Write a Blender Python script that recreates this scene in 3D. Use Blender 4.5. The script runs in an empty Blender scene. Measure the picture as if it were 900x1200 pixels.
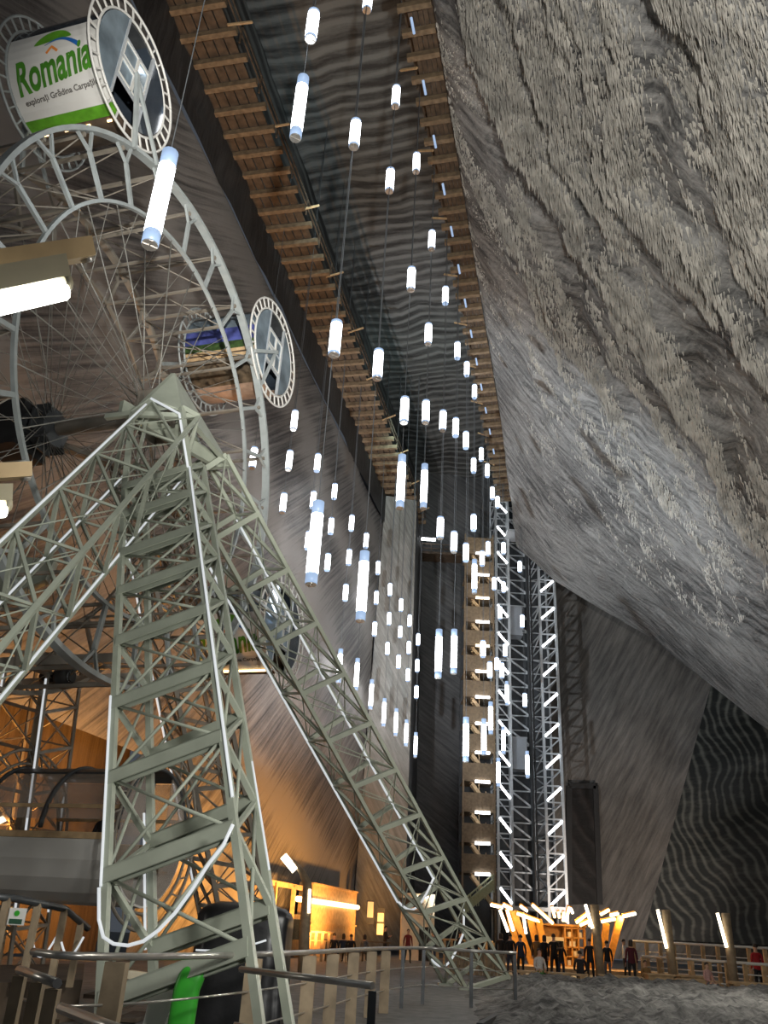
import bpy, bmesh, math, random
from mathutils import Vector, Matrix, noise
import numpy as np
random.seed(7); rng = np.random.default_rng(5)
PI = math.pi; R = math.radians
SC = bpy.context.scene; COL = SC.collection

# ------------------------------------------------------------------ camera
FPX = 1000.0; PITCH = R(26.0); ROLL = R(3.2); EYE = 1.35
FWD = Vector((0, math.cos(PITCH), math.sin(PITCH)))
_u0 = Vector((0, -math.sin(PITCH), math.cos(PITCH))); _r0 = Vector((1, 0, 0))
EX = math.cos(ROLL)*_r0 + math.sin(ROLL)*_u0
EU = -math.sin(ROLL)*_r0 + math.cos(ROLL)*_u0
CAM = Vector((0, 0, EYE))
cd = bpy.data.cameras.new('camera'); co = bpy.data.objects.new('camera', cd); COL.objects.link(co)
cd.sensor_fit = 'VERTICAL'; cd.sensor_height = 36; cd.lens = 36*FPX/1200; cd.clip_end = 500; cd.clip_start = .05
co.matrix_world = Matrix(((EX.x, EU.x, -FWD.x, CAM.x), (EX.y, EU.y, -FWD.y, CAM.y), (EX.z, EU.z, -FWD.z, CAM.z), (0, 0, 0, 1)))
SC.camera = co
# ------------------------------------------------------------------ world, exposure
w = bpy.data.worlds.new('world'); SC.world = w; w.use_nodes = True
w.node_tree.nodes['Background'].inputs[0].default_value = (.75, .85, 1, 1)
w.node_tree.nodes['Background'].inputs[1].default_value = .075
SC.view_settings.view_transform = 'Standard'; SC.view_settings.look = 'None'
SC.view_settings.exposure = 0; SC.view_settings.gamma = 1; SC.view_settings.use_curve_mapping = False

def spot(name, loc, target, energy, col, size=60, blend=.6, rad=.25):
    l = bpy.data.lights.new(name, 'SPOT'); l.energy = energy; l.color = col; l.spot_size = R(size); l.spot_blend = blend; l.shadow_soft_size = rad
    o = bpy.data.objects.new(name, l); COL.objects.link(o); o.location = loc
    o.rotation_euler = (Vector(target)-Vector(loc)).to_track_quat('-Z', 'Y').to_euler(); return o
def point(name, loc, energy, col, rad=.3):
    l = bpy.data.lights.new(name, 'POINT'); l.energy = energy; l.color = col; l.shadow_soft_size = rad
    o = bpy.data.objects.new(name, l); COL.objects.link(o); o.location = loc; return o
COOL = (.86, .94, 1); NEUT = (1, .95, .84); ORANGE = (1, .43, .09)
# lights of the mine hall: unseen ones added to brighten the overhanging wall, warm ones at the foot of the left wall
spot('right_wall_fill', (1.5, -4, 2.2), (6.5, 24, 26.5), 42000, (1, .97, .9), 66)
spot('right_wall_fill_far', (-4, 36, 3), (9, 58, 27), 42000, (.84, .93, 1), 75)
spot('wheel_fill', (4.5, 1, 4.5), (-4, 17, 8.5), 4200, (1, .99, .93), 80, rad=.6)  # unseen light added on the viewer's side to brighten the wheel
for u_, e_ in ((20, 5200), (28, 5200), (37, 5600), (46, 5600), (53, 2600), (63, 1400)):
    spot('flood_light_left_wall', (.2317*u_-.9728*12.4, .9728*u_+.2317*12.4, .9), (.2317*(u_+1)-.9728*16.4, .9728*(u_+1)+.2317*16.4, 5), e_, ORANGE, 150, .9, .25)
spot('flood_light_pillar', (6, 58, 1.5), (1.8, 71, 14), 1500, (1, .97, .9), 60, .8, .3)
spot('flood_light_back_wall', (17, 62, 2), (23, 84, 8), 9500, (1, .86, .74), 62, .8, .3)
spot('flood_light_banded_wall', (22, 52, 2), (36, 72, 8), 1500, (1, .93, .8), 70, .8, .3)
spot('flood_light_ceiling', (-3, 34, 36.5), (-2, 46, 48), 900, (.7, .95, 1), 150, .9, .4)
spot('flood_light_ceiling_far', (1.5, 58, 36.5), (5, 72, 48), 1000, (.6, .95, .95), 150, .9, .4)
point('floor_fill', (3.0, 7, 5), 420, NEUT, .4)  # this and the next two: unseen lights added to brighten floor, mound, platform
point('mound_fill', (9, 22, 6), 1300, NEUT, .4)
point('platform_fill', (-9.5, 9, 2.5), 170, NEUT, .4)

# ------------------------------------------------------------------ placement helpers
def ray(x, y): return FWD + EX*((x-450)/FPX) + EU*((600-y)/FPX)
def at(x, y, Y):
    d = ray(x, y); return CAM + d*(Y/d.y)
def atz(x, y, z):
    d = ray(x, y); return CAM + d*((z-EYE)/d.z)
def atd(x, y, D):
    d = ray(x, y); return CAM + d*(D/math.hypot(d.x, d.y))
TH = R(17.5); T = Vector((math.sin(TH), math.cos(TH), 0)); N = Vector((math.cos(TH), -math.sin(TH), 0)); Z = Vector((0, 0, 1))
HUB = Vector((-5.274, 16.527, 11.487))
MU = R(13.4); M = Vector((math.sin(MU), math.cos(MU), 0)); Q = Vector((math.cos(MU), -math.sin(MU), 0))
def uq(u, q, z): return M*u + Q*q + Z*z
def wplane(x, y, off):                       # point of a view ray in a plane parallel to the wheel
    d = ray(x, y); return CAM + d*((-(10-off))/d.dot(N))

# ------------------------------------------------------------------ materials
def nt(name):
    m = bpy.data.materials.new(name); m.use_nodes = True
    t = m.node_tree; b = t.nodes['Principled BSDF']; return m, t, b
def mat(name, col, rough=.5, metal=0, emit=0, ecol=None, var=.12, scale=6, bump=0, alpha=1, spec=.5):
    m, t, b = nt(name)
    b.inputs['Roughness'].default_value = rough; b.inputs['Metallic'].default_value = metal
    b.inputs['Specular IOR Level'].default_value = spec
    tc = t.nodes.new('ShaderNodeTexCoord'); nz = t.nodes.new('ShaderNodeTexNoise'); nz.inputs['Scale'].default_value = scale; nz.inputs['Detail'].default_value = 4
    t.links.new(tc.outputs['Object'], nz.inputs['Vector'])
    r = t.nodes.new('ShaderNodeValToRGB'); t.links.new(nz.outputs[0], r.inputs[0])
    r.color_ramp.elements[0].position = .3; r.color_ramp.elements[1].position = .7
    r.color_ramp.elements[0].color = tuple(c*(1-var) for c in col)+(1,); r.color_ramp.elements[1].color = tuple(min(1, c*(1+var)) for c in col)+(1,)
    t.links.new(r.outputs[0], b.inputs['Base Color'])
    if bump:
        bp = t.nodes.new('ShaderNodeBump'); bp.inputs['Strength'].default_value = bump; bp.inputs['Distance'].default_value = .02
        t.links.new(nz.outputs[0], bp.inputs['Height']); t.links.new(bp.outputs[0], b.inputs['Normal'])
    if emit:
        b.inputs['Emission Color'].default_value = tuple(ecol or col)+(1,); b.inputs['Emission Strength'].default_value = emit
    if alpha < 1: b.inputs['Alpha'].default_value = alpha
    return m
def salt(name, dark, light, rot=0, sc=(1, 12), bands=None, bumpd=.05, rough=.55, contrast=(.35, .7), spec=.35, grain=.2):
    """rock salt seen in wall metres (UV): stretched chisel strokes + wavy bedding bands + blotches"""
    m, t, b = nt(name); L = t.links.new; nn = t.nodes.new
    uv = nn('ShaderNodeUVMap'); uv.uv_map = 'wall_metres'
    mp = nn('ShaderNodeMapping'); mp.inputs['Rotation'].default_value = (0, 0, rot); L(uv.outputs[0], mp.inputs[0])
    mp2 = nn('ShaderNodeMapping'); mp2.inputs['Scale'].default_value = (sc[0], sc[1], 1); L(mp.outputs[0], mp2.inputs[0])
    n1 = nn('ShaderNodeTexNoise'); n1.inputs['Scale'].default_value = 1; n1.inputs['Detail'].default_value = 6; n1.inputs['Roughness'].default_value = .65; L(mp2.outputs[0], n1.inputs['Vector'])
    n2 = nn('ShaderNodeTexNoise'); n2.inputs['Scale'].default_value = .13; n2.inputs['Detail'].default_value = 5; L(uv.outputs[0], n2.inputs['Vector'])
    mx = nn('ShaderNodeMath'); mx.operation = 'MULTIPLY_ADD'; L(n2.outputs[0], mx.inputs[0]); mx.inputs[1].default_value = .5; L(n1.outputs[0], mx.inputs[2])
    n5 = nn('ShaderNodeTexNoise'); n5.inputs['Scale'].default_value = 5; n5.inputs['Detail'].default_value = 6; n5.inputs['Roughness'].default_value = .75; L(uv.outputs[0], n5.inputs['Vector'])
    s5 = nn('ShaderNodeMath'); s5.operation = 'SUBTRACT'; L(n5.outputs[0], s5.inputs[0]); s5.inputs[1].default_value = .5
    g5 = nn('ShaderNodeMath'); g5.operation = 'MULTIPLY_ADD'; L(s5.outputs[0], g5.inputs[0]); g5.inputs[1].default_value = grain; L(mx.outputs[0], g5.inputs[2])
    h = g5.outputs[0]
    if bands:
        s, dist, ds, wgt, brot, bsx = bands
        m3 = nn('ShaderNodeMapping'); m3.inputs['Rotation'].default_value = (0, 0, brot); m3.inputs['Scale'].default_value = (bsx, 1, 1); L(uv.outputs[0], m3.inputs[0])
        wv = nn('ShaderNodeTexWave'); wv.bands_direction = 'Y'; wv.inputs['Scale'].default_value = s; wv.inputs['Distortion'].default_value = dist
        wv.inputs['Detail'].default_value = 3; wv.inputs['Detail Scale'].default_value = ds; L(m3.outputs[0], wv.inputs['Vector'])
        pw = nn('ShaderNodeMath'); pw.operation = 'POWER'; L(wv.outputs['Fac'], pw.inputs[0]); pw.inputs[1].default_value = 2.5
        m4 = nn('ShaderNodeMath'); m4.operation = 'MULTIPLY_ADD'; L(pw.outputs[0], m4.inputs[0]); m4.inputs[1].default_value = wgt; L(h, m4.inputs[2]); h = m4.outputs[0]
    mr = nn('ShaderNodeMapRange'); L(h, mr.inputs[0]); mr.inputs[1].default_value = contrast[0]+.25; mr.inputs[2].default_value = contrast[1]+.25
    r = nn('ShaderNodeValToRGB'); L(mr.outputs[0], r.inputs[0]); r.color_ramp.elements[0].color = tuple(dark)+(1,); r.color_ramp.elements[1].color = tuple(light)+(1,)
    L(r.outputs[0], b.inputs['Base Color'])
    b.inputs['Roughness'].default_value = rough; b.inputs['Specular IOR Level'].default_value = spec
    bp = nn('ShaderNodeBump'); bp.inputs['Strength'].default_value = .9; bp.inputs['Distance'].default_value = bumpd; L(h, bp.inputs['Height']); L(bp.outputs[0], b.inputs['Normal'])
    return m
def glow(name, col, strength):
    m, t, b = nt(name); b.inputs['Base Color'].default_value = (.3*col[0], .3*col[1], .3*col[2], 1)
    b.inputs['Emission Color'].default_value = tuple(col)+(1,); b.inputs['Emission Strength'].default_value = strength
    b.inputs['Roughness'].default_value = .4; return m

MT = {
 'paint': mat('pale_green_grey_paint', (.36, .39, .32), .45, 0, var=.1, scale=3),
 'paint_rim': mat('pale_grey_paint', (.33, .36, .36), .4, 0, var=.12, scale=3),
 'paint_far': mat('darker_brown_grey_paint', (.23, .205, .17), .55, 0, var=.15, scale=3),  # darker and browner than the near rim's paint
 'rod': mat('thin_steel_rod', (.27, .265, .24), .45, .3, var=.1),
 'steel': mat('brushed_steel', (.55, .53, .5), .3, .8, var=.1),
 'galv': mat('galvanised_steel', (.5, .53, .56), .45, .3, var=.1),
 'darksteel': mat('dark_steel', (.07, .075, .08), .45, .5, var=.2),
 'black': mat('black_rubber', (.012, .012, .013), .6, 0, var=.3),
 'tarp': mat('black_tarpaulin', (.012, .012, .014), .35, 0, var=.4, scale=3, bump=.6),
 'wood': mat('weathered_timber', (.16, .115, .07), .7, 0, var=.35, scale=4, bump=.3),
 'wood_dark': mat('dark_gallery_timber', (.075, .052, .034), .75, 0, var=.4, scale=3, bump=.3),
 'wood_pale': mat('pale_timber', (.48, .33, .18), .6, 0, var=.25, scale=4, bump=.3),
 'wood_post': mat('grey_brown_timber_post', (.30, .23, .15), .7, 0, var=.3, scale=4, bump=.3),
 'cladding': mat('brown_timber_cladding', (.20, .145, .09), .7, 0, var=.25, scale=5),
 'white': mat('white_panel', (.66, .65, .62), .35, 0, var=.03, scale=2),
 'cream': mat('cream_panel', (.75, .66, .5), .5, 0, var=.06),
 'glass_dark': mat('dark_reflecting_glass', (.035, .045, .06), .06, .0, var=.2, scale=1, spec=.9),
 'glass_blue': mat('blue_grey_reflecting_glass', (.3, .38, .45), .08, .5, var=.4, scale=1.5, spec=.9),
 'glass_amber': mat('clear_window_glass', (.5, .42, .36), .05, .1, var=.2, scale=1, alpha=.35, spec=.8),
 'green': mat('bright_green_plastic', (.04, .36, .03), .35, 0, var=.08),
 'grass': mat('leaf_green_print', (.10, .30, .02), .4, 0, var=.25, scale=5),
 'letter': mat('dark_green_lettering', (.06, .22, .02), .4, 0, var=.3, scale=3),
 'letter_orange': mat('orange_print', (.75, .25, .05), .4),
 'letter_grey': mat('grey_brown_lettering', (.12, .11, .10), .5),
 'blue': mat('blue_print', (.02, .12, .4), .4, 0, var=.2),
 'sky_print': mat('blue_lake_photo_print', (.05, .06, .2), .4, 0, var=.8, scale=2.5),
 'forest_print': mat('dark_forest_photo_print', (.03, .06, .015), .5, 0, var=.8, scale=6),
 'rock_print': mat('brown_landscape_photo_print', (.075, .055, .035), .5, 0, var=.9, scale=5),
 'salmon': mat('salmon_underside_panel', (.36, .24, .17), .5, 0, var=.2),
 'brown_fix': mat('bronze_lamp_housing', (.42, .30, .16), .4, .0, var=.1),
 'ivory_fix': mat('ivory_lamp_housing', (.52, .47, .33), .4, 0, var=.05),
 'led': glow('led_strip_glow', (.93, .97, 1), .6),
 'tube': glow('cool_tube_glow', (.93, .97, 1), 9.0),
 'sleeve': glow('pale_blue_frosted_tube_end', (.42, .58, .85), .75),
 'fluor': glow('fluorescent_tube_glow', (1, .99, .9), 7.0),
 'towertube': glow('tower_tube_glow', (.95, .97, 1), 7.0),
 'warmtube': glow('warm_tube_glow', (1, .66, .30), 5.0),
 'warmwhite': glow('warm_white_tube_glow', (1, .86, .62), 5.0),
 'cable': mat('thin_black_cable', (.10, .11, .12), .6),
 'skin': mat('skin', (.55, .33, .23), .55), 'hair': mat('dark_hair', (.03, .02, .015), .6),
 'lattice_dark': mat('tower_back_panel', (.03, .034, .04), .5, 0, var=.2),
 'floor': None,
}
# ------------------------------------------------------------------ mesh builder
class MB:
    def __init__(s): s.v = []; s.f = []; s.mi = []; s.sm = []
    def add(s, vs, fs, mi=0, smooth=False):
        o = len(s.v); s.v += [tuple(v) for v in vs]
        for f in fs: s.f.append(tuple(i+o for i in f)); s.mi.append(mi); s.sm.append(smooth)
    def bar(s, a, b, w, h=None, up=Z, mi=0):
        a = Vector(a); b = Vector(b); h = h or w; d = (b-a).normalized(); up = Vector(up)
        if abs(d.dot(up)) > .98: up = Vector((1, 0, 0)) if abs(d.x) < .9 else Vector((0, 1, 0))
        x = d.cross(up).normalized(); y = x.cross(d)
        P = [a+x*sx*w/2+y*sy*h/2 for sx, sy in ((-1, -1), (1, -1), (1, 1), (-1, 1))] + [b+x*sx*w/2+y*sy*h/2 for sx, sy in ((-1, -1), (1, -1), (1, 1), (-1, 1))]
        s.add(P, [(3, 2, 1, 0), (4, 5, 6, 7), (0, 1, 5, 4), (1, 2, 6, 5), (2, 3, 7, 6), (3, 0, 4, 7)], mi)
    def channel(s, a, b, w, h, th, up=Z, mi=0):      # a C-section: web on top, two flanges
        a = Vector(a); b = Vector(b); d = (b-a).normalized(); up = Vector(up); x = d.cross(up).normalized(); y = x.cross(d)
        for ox, oy, ww, hh in ((0, h/2-th/2, w, th), (w/2-th/2, 0, th, h), (-w/2+th/2, 0, th, h)):
            o = x*ox+y*oy; s.bar(a+o, b+o, ww, hh, up, mi)
    def tube(s, pts, r, n=8, mi=0, closed=False, caps=True, smooth=True):
        pts = [Vector(p) for p in pts]; k = len(pts); rs = r if isinstance(r, (list, tuple)) else [r]*k
        vs = []; fs = []; px = None
        for i, p in enumerate(pts):
            if closed: d = pts[(i+1) % k]-pts[i-1]
            else: d = pts[min(i+1, k-1)]-pts[max(i-1, 0)]
            d.normalize()
            if px is None:
                u = Z if abs(d.z) < .95 else Vector((1, 0, 0)); px = d.cross(u).normalized()
            px = (px - d*px.dot(d)).normalized(); py = d.cross(px)
            for j in range(n):
                a = 2*PI*j/n; vs.append(p+(px*math.cos(a)+py*math.sin(a))*rs[i])
        for i in range(k if closed else k-1):
            i2 = (i+1) % k
            for j in range(n): fs.append((i*n+j, i*n+(j+1) % n, i2*n+(j+1) % n, i2*n+j))
        s.add(vs, fs, mi, smooth)
        if caps and not closed:
            o = len(s.v)-k*n
            s.f.append(tuple(o+j for j in reversed(range(n)))); s.mi.append(mi); s.sm.append(False)
            s.f.append(tuple(o+(k-1)*n+j for j in range(n))); s.mi.append(mi); s.sm.append(False)
    def box(s, c, sx, sy, sz, rz=0, mi=0):
        c = Vector(c); m = Matrix.Rotation(rz, 3, 'Z'); a = c-m@Vector((0, sy/2, 0)); b = c+m@Vector((0, sy/2, 0)); s.bar(a, b, sx, sz, Z, mi)
    def quad(s, *p, mi=0): s.add(p, [tuple(range(len(p)))], mi)
    def slab(s, pts, off, mi=0):                    # polygon extruded by a vector
        pts = [Vector(p) for p in pts]; off = Vector(off); k = len(pts)
        s.add(pts+[p+off for p in pts], [tuple(reversed(range(k))), tuple(range(k, 2*k))]+[(i, (i+1) % k, k+(i+1) % k, k+i) for i in range(k)], mi)
    def hull(s, pts, mi=0):
        bm = bmesh.new(); [bm.verts.new(p) for p in pts]; bmesh.ops.convex_hull(bm, input=bm.verts); bm.verts.index_update()
        s.add([v.co.copy() for v in bm.verts], [tuple(v.index for v in f.verts) for f in bm.faces], mi); bm.free()
    def mesh(s, name, mats):
        me = bpy.data.meshes.new(name); me.from_pydata(s.v, [], s.f)
        for m in (mats if isinstance(mats, (list, tuple)) else [mats]): me.materials.append(m)
        me.polygons.foreach_set('material_index', s.mi); me.polygons.foreach_set('use_smooth', s.sm); me.update(); return me
    def build(s, name, mats, parent=None, label=None):
        o = bpy.data.objects.new(name, s.mesh(name, mats)); COL.objects.link(o)
        if parent: o.parent = parent
        if label: o['label'] = label
        return o
def tag(o, label, cat, group=None):
    o['label'] = label; o['category'] = cat
    if group: o['group'] = group
    return o
def thing(name, loc, label, cat, group=None, rz=0):
    o = bpy.data.objects.new(name, None); o.empty_display_size = .3; COL.objects.link(o); o.location = loc; o.rotation_euler = (0, 0, rz); return tag(o, label, cat, group)
def struct(name, me, mats=None):
    o = bpy.data.objects.new(name, me if mats is None else me.mesh(name, mats)); COL.objects.link(o); o['kind'] = 'structure'; return o
def child(me, name, parent, loc=(0, 0, 0)):
    o = bpy.data.objects.new(name, me); COL.objects.link(o); o.parent = parent; o.location = loc; return o
def grid(name, P, UV, material, skip=None, smooth=True):
    """P: [i][j] points; UV likewise in metres"""
    ni, nj = len(P), len(P[0]); vs = [tuple(p) for row in P for p in row]; fs = []
    for i in range(ni-1):
        for j in range(nj-1):
            if skip and skip(i, j): continue
            fs.append((i*nj+j, (i+1)*nj+j, (i+1)*nj+j+1, i*nj+j+1))
    me = bpy.data.meshes.new(name); me.from_pydata(vs, [], fs); me.materials.append(material)
    uvl = me.uv_layers.new(name='wall_metres'); flat = [uv for row in UV for uv in row]
    idx = np.empty(len(me.loops), dtype=np.int32); me.loops.foreach_get('vertex_index', idx)
    uvl.data.foreach_set('uv', np.array(flat, dtype=np.float32)[idx].ravel())
    me.polygons.foreach_set('use_smooth', [smooth]*len(fs)); me.update(); return me
def nz(*a): return noise.noise(Vector(a))
def fbm(x, y, z=0): return noise.fractal(Vector((x, y, z)), 1.0, 2.0, 4)

# ================================================================== STRUCTURE
ZW = 36.9                     # height of the two wooden galleries
S_right = salt('salt_right_wall', (.055, .055, .056), (.30, .298, .29), rot=R(-62), sc=(.5, 2.6), bumpd=.10, contrast=(.34, .66), grain=.55)
S_left = salt('salt_left_wall', (.035, .034, .036), (.21, .20, .19), rot=R(-38), sc=(.11, 4.5), bumpd=.03, contrast=(.34, .66), bands=(.05, 9, .6, .25, R(30), .4))
S_ceil = salt('salt_ceiling', (.03, .031, .032), (.15, .16, .16), sc=(.3, 2.5), bumpd=.012, bands=(.32, 9, .3, .4, R(12), .3), contrast=(.4, .85))
S_back = salt('salt_back_wall', (.05, .052, .056), (.13, .132, .135), rot=R(35), sc=(.3, 4), bumpd=.04)
S_backr = salt('salt_back_wall_brown', (.075, .07, .066), (.19, .175, .16), rot=R(-60), sc=(.25, 2.5), bumpd=.05)
S_pillar = salt('salt_pillar', (.13, .13, .12), (.27, .27, .255), rot=R(60), sc=(.4, 4), bumpd=.04)
S_wavy = salt('salt_wavy_wall', (.010, .0115, .011), (.10, .102, .09), sc=(.5, 1.2), bumpd=.015, bands=(.62, 34, .13, .42, R(72), .7), contrast=(.52, 1.0))
S_shade_band = salt('salt_shade_band', (.015, .016, .018), (.055, .055, .055), rot=R(90), sc=(.3, 4), bumpd=.05)
S_niche = salt('salt_niche', (.05, .035, .025), (.12, .085, .055), rot=R(90), sc=(.2, 5), bumpd=.05)
S_floor = salt('salt_floor', (.10, .10, .098), (.22, .21, .20), sc=(3, 3), bumpd=.01, rough=.6)
S_mound = salt('salt_mound', (.03, .03, .03), (.27, .265, .255), sc=(2.5, 2.5), bumpd=.06, rough=.8)

# floor: level near the wheel, a little lower at the far end
def fz(Y): f = min(1, max(0, (Y-29)/9)); return -.32*f*f*(3-2*f)
P = [[Vector((-45+110*i/40, -12+110*j/80, fz(-12+110*j/80))) for j in range(81)] for i in range(41)]
struct('floor', grid('floor', P, [[(p.x, p.y) for p in r_] for r_ in P], S_floor))

# right wall: an overhanging bell-shaped flank, profile in (q, z)
PROF = [(-4.55, ZW+1.2), (-4.52, 36.7), (-4.57, 33.3), (-1.27, 30.1), (2.31, 27.8), (6.52, 25.4), (11.16, 21.5), (15.58, 17.8), (22, 12.5), (29, 6), (34, 0)]
PROFN = [(-4.55, ZW+1.2), (-4.52, 36.85), (-4.42, 36.35), (-1.27, 32.2), (2.31, 28.9), (6.52, 25.4), (11.16, 21.5), (15.58, 17.8), (22, 12.5), (29, 6), (34, 0)]
def prof_for(u):                       # the lip of the overhang is sharp near the viewer and drops farther down at the end
    f = min(1, max(0, (u-50)/21)); f = f*f*(3-2*f)
    return [(a[0]+(c[0]-a[0])*f, a[1]+(c[1]-a[1])*f) for a, c in zip(PROFN, PROF)]
def prof_at(s, pr=PROF):
    for (q0, z0), (q1, z1) in zip(pr, pr[1:]):
        l = math.hypot(q1-q0, z1-z0)
        if s <= l: f = s/l; return q0+(q1-q0)*f, z0+(z1-z0)*f
        s -= l
    return pr[-1]
PLEN = sum(math.hypot(b[0]-a[0], b[1]-a[1]) for a, b in zip(PROF, PROF[1:]))
def fold_at(u, s):                     # long folds of the salt crust, running along the wall and slowly down it
    c = s-.55*u
    return 1-abs(fbm(c*.20+.6*fbm(u*.1, s*.1, 8), u*.025+3, 1.3))*3.0
def right_wall_point(u, s, relief=True):
    pr = prof_for(u); q, z = prof_at(s, pr); a = prof_at(max(0, s-1.5), pr); b = prof_at(min(PLEN, s+1.5), pr); dq, dz = b[0]-a[0], b[1]-a[1]; l = math.hypot(dq, dz)
    nq, nz_ = dz/l, -dq/l              # faces into the hall (left and down)
    h = 0
    if relief:
        f = min(1, max(0, s-2.2)/4)
        fold = fold_at(u, s)
        near = 1/(1+math.exp((u-.6*s-34)/5))
        h = f*(.2+.85*near)*(fold-.45) + .18*fbm(u*.5, s*.25, 4)*f + near*f*.25*fbm(u*1.2, s*.5, 9)
        h *= min(1, max(.1, (74-u)/6))
    return uq(u, q+nq*h, z+nz_*h)
def u_end(q): return (71 - Q.y*q)/M.y      # the flank ends at one depth
NS = 150
P = []; UV = []
for i in range(200):
    fr = i/199; row = []; ruv = []
    for j in range(NS):
        s = PLEN*j/(NS-1); q, _ = prof_at(s); ue = u_end(q); u = -8+(ue+8)*fr
        row.append(right_wall_point(u, s)); ruv.append((u, s))
    P.append(row); UV.append(ruv)
struct('wall_right', grid('wall_right', P, UV, S_right))
# the end face behind the edge and the mass's flank
end = P[-1]
struct('wall_right_end', grid('wall_right_end', [[p.copy() for p in end], [p+Vector((5.5, 7, 5)) for p in end], [p+Vector((11, 14, 10)) for p in end]], [[(0, k*.4) for k in range(NS)], [(7, k*.4) for k in range(NS)], [(16, k*.4) for k in range(NS)]], S_backr))

# left wall: nearly vertical, chiselled; a low recess at its foot
def left_wall(u, z): return uq(u, -16.1 - .02*(ZW-z) + .12*fbm(u*.15, z*.15, 2), z)
UL = (69.5 - Q.y*-16.1)/M.y
nu, nv = 150, 60
P = [[left_wall(-14+(UL+14)*i/(nu-1), (ZW-2.6)*j/(nv-1)) for j in range(nv)] for i in range(nu)]
UV = [[(-14+(UL+14)*i/(nu-1), (ZW-2.6)*j/(nv-1)) for j in range(nv)] for i in range(nu)]
def recess(i, j):
    u, z = UV[i][j]; return 14 < u < 33 and z < 6.6
struct('wall_left', grid('wall_left', P, UV, S_left, skip=recess))
P2 = [[uq(13+21*i/9, -18.6, 8*j/5) for j in range(6)] for i in range(10)]
struct('wall_left_recess', grid('wall_left_recess', P2, [[(i*2.3, j*1.6) for j in range(6)] for i in range(10)], S_niche))
# band under the left gallery: the gallery's shade put into dark salt colour
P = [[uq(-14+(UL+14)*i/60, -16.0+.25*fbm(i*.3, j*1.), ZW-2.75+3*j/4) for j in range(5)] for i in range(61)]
struct('gallery_shade_band', grid('gallery_shade_band', P, [[(i*1.4, j*.75) for j in range(5)] for i in range(61)], S_shade_band))
# pale pillar closing the left wall
pl = [at(442, 552, 70), at(481, 640, 70.6), at(476, 1110, 70.6), at(424, 1110, 69.6), at(425, 900, 69.6), at(443, 625, 69.7)]
xL = lambda z: uq(UL, -16.05-.02*(ZW-z), z)
P = []; UV = []
for j in range(30):
    z = ZW*j/29; a = xL(z)+Vector((0, .0, 0)); q1 = 4.0+.035*z*0; b = a+Vector((3.9-.055*z*.5, .6, 0)); P.append([a.lerp(b, k/6)+Vector((0, .2*fbm(k, z*.3), 0)) for k in range(7)]); UV.append([(k*.6, z) for k in range(7)])
struct('trim_2', grid('trim_2', P, UV, S_pillar))
P3 = [[r_[-1], r_[-1]+Vector((1.6, 16, 0))] for r_ in P]
struct('trim_3', grid('trim_3', P3, [[(0, j*1.27), (16, j*1.27)] for j in range(30)], S_back))
# back wall and ceiling
YB = 85.0; ZC = 48.0
P = [[Vector((-8+26*i/24, YB+.25*fbm(i*.4, j*.4), ZC*j/30)) for j in range(31)] for i in range(25)]
struct('wall_back', grid('wall_back', P, [[(p.x, p.z) for p in r_] for r_ in P], S_back))
xb0, xb1 = 17.6, 52
P = []
for i in range(31):
    row = []
    for j in range(31):
        x = xb0+(xb1-xb0)*i/30; z = 36*j/30
        y = YB-.6+.3*fbm(x*.3, z*.2, 5) - (1.0 if x > 25+.03*z*10 else 0)*min(1, (x-25)/1.5)
        row.append(Vector((x, y, z)))
    P.append(row)
struct('wall_back_right', grid('wall_back_right', P, [[(p.x, p.z) for p in r_] for r_ in P], S_backr))
# dark banded wall at the lower right, nearer than the back wall
a0, a1 = at(834, 800, 80), at(753, 1100, 80)
P = []; UV = []
for i in range(26):
    row = []; ru = []
    for j in range(26):
        f = j/25; e = a1.lerp(a0, f)
        p = e + Vector((26, -18, 0))*(i/25); p.y += .8*fbm(i*.25, j*.2, 3)*min(1, i/3); row.append(p); ru.append((i*1.2, f*26))
    P.append(row); UV.append(ru)
struct('wall_right_lower', grid('wall_right_lower', P, UV, S_wavy))
# dark passage at the back wall: flat panel, its shade put into the colour
c0, c1, c2, c3 = at(667, 1060, YB-1.2), at(703, 1060, YB-1.2), at(698, 921, YB-1.2), at(667, 921, YB-1.2)
b = MB(); dp = Vector((0, .55, 0))
fr = .18
for p0, p1 in ((c0, c3), (c3, c2), (c2, c1)): b.bar(p0, p1, .5, fr, Vector((0, 1, 0)))
struct('door_1', b, MT['black'])
g_ = [[c0.lerp(c1, i/6).lerp(c3.lerp(c2, i/6), j/12)+Vector((0, .1, 0)) for j in range(13)] for i in range(7)]
struct('door_1_shade_panel', grid('door_1_shade_panel', g_, [[(i*.5, j*1.1) for j in range(13)] for i in range(7)], salt('salt_passage_shade', (.003, .0025, .0025), (.022, .017, .016), sc=(.6, 1), bands=(.35, 10, .3, .4, R(75), .5), contrast=(.5, 1.1))))
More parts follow.
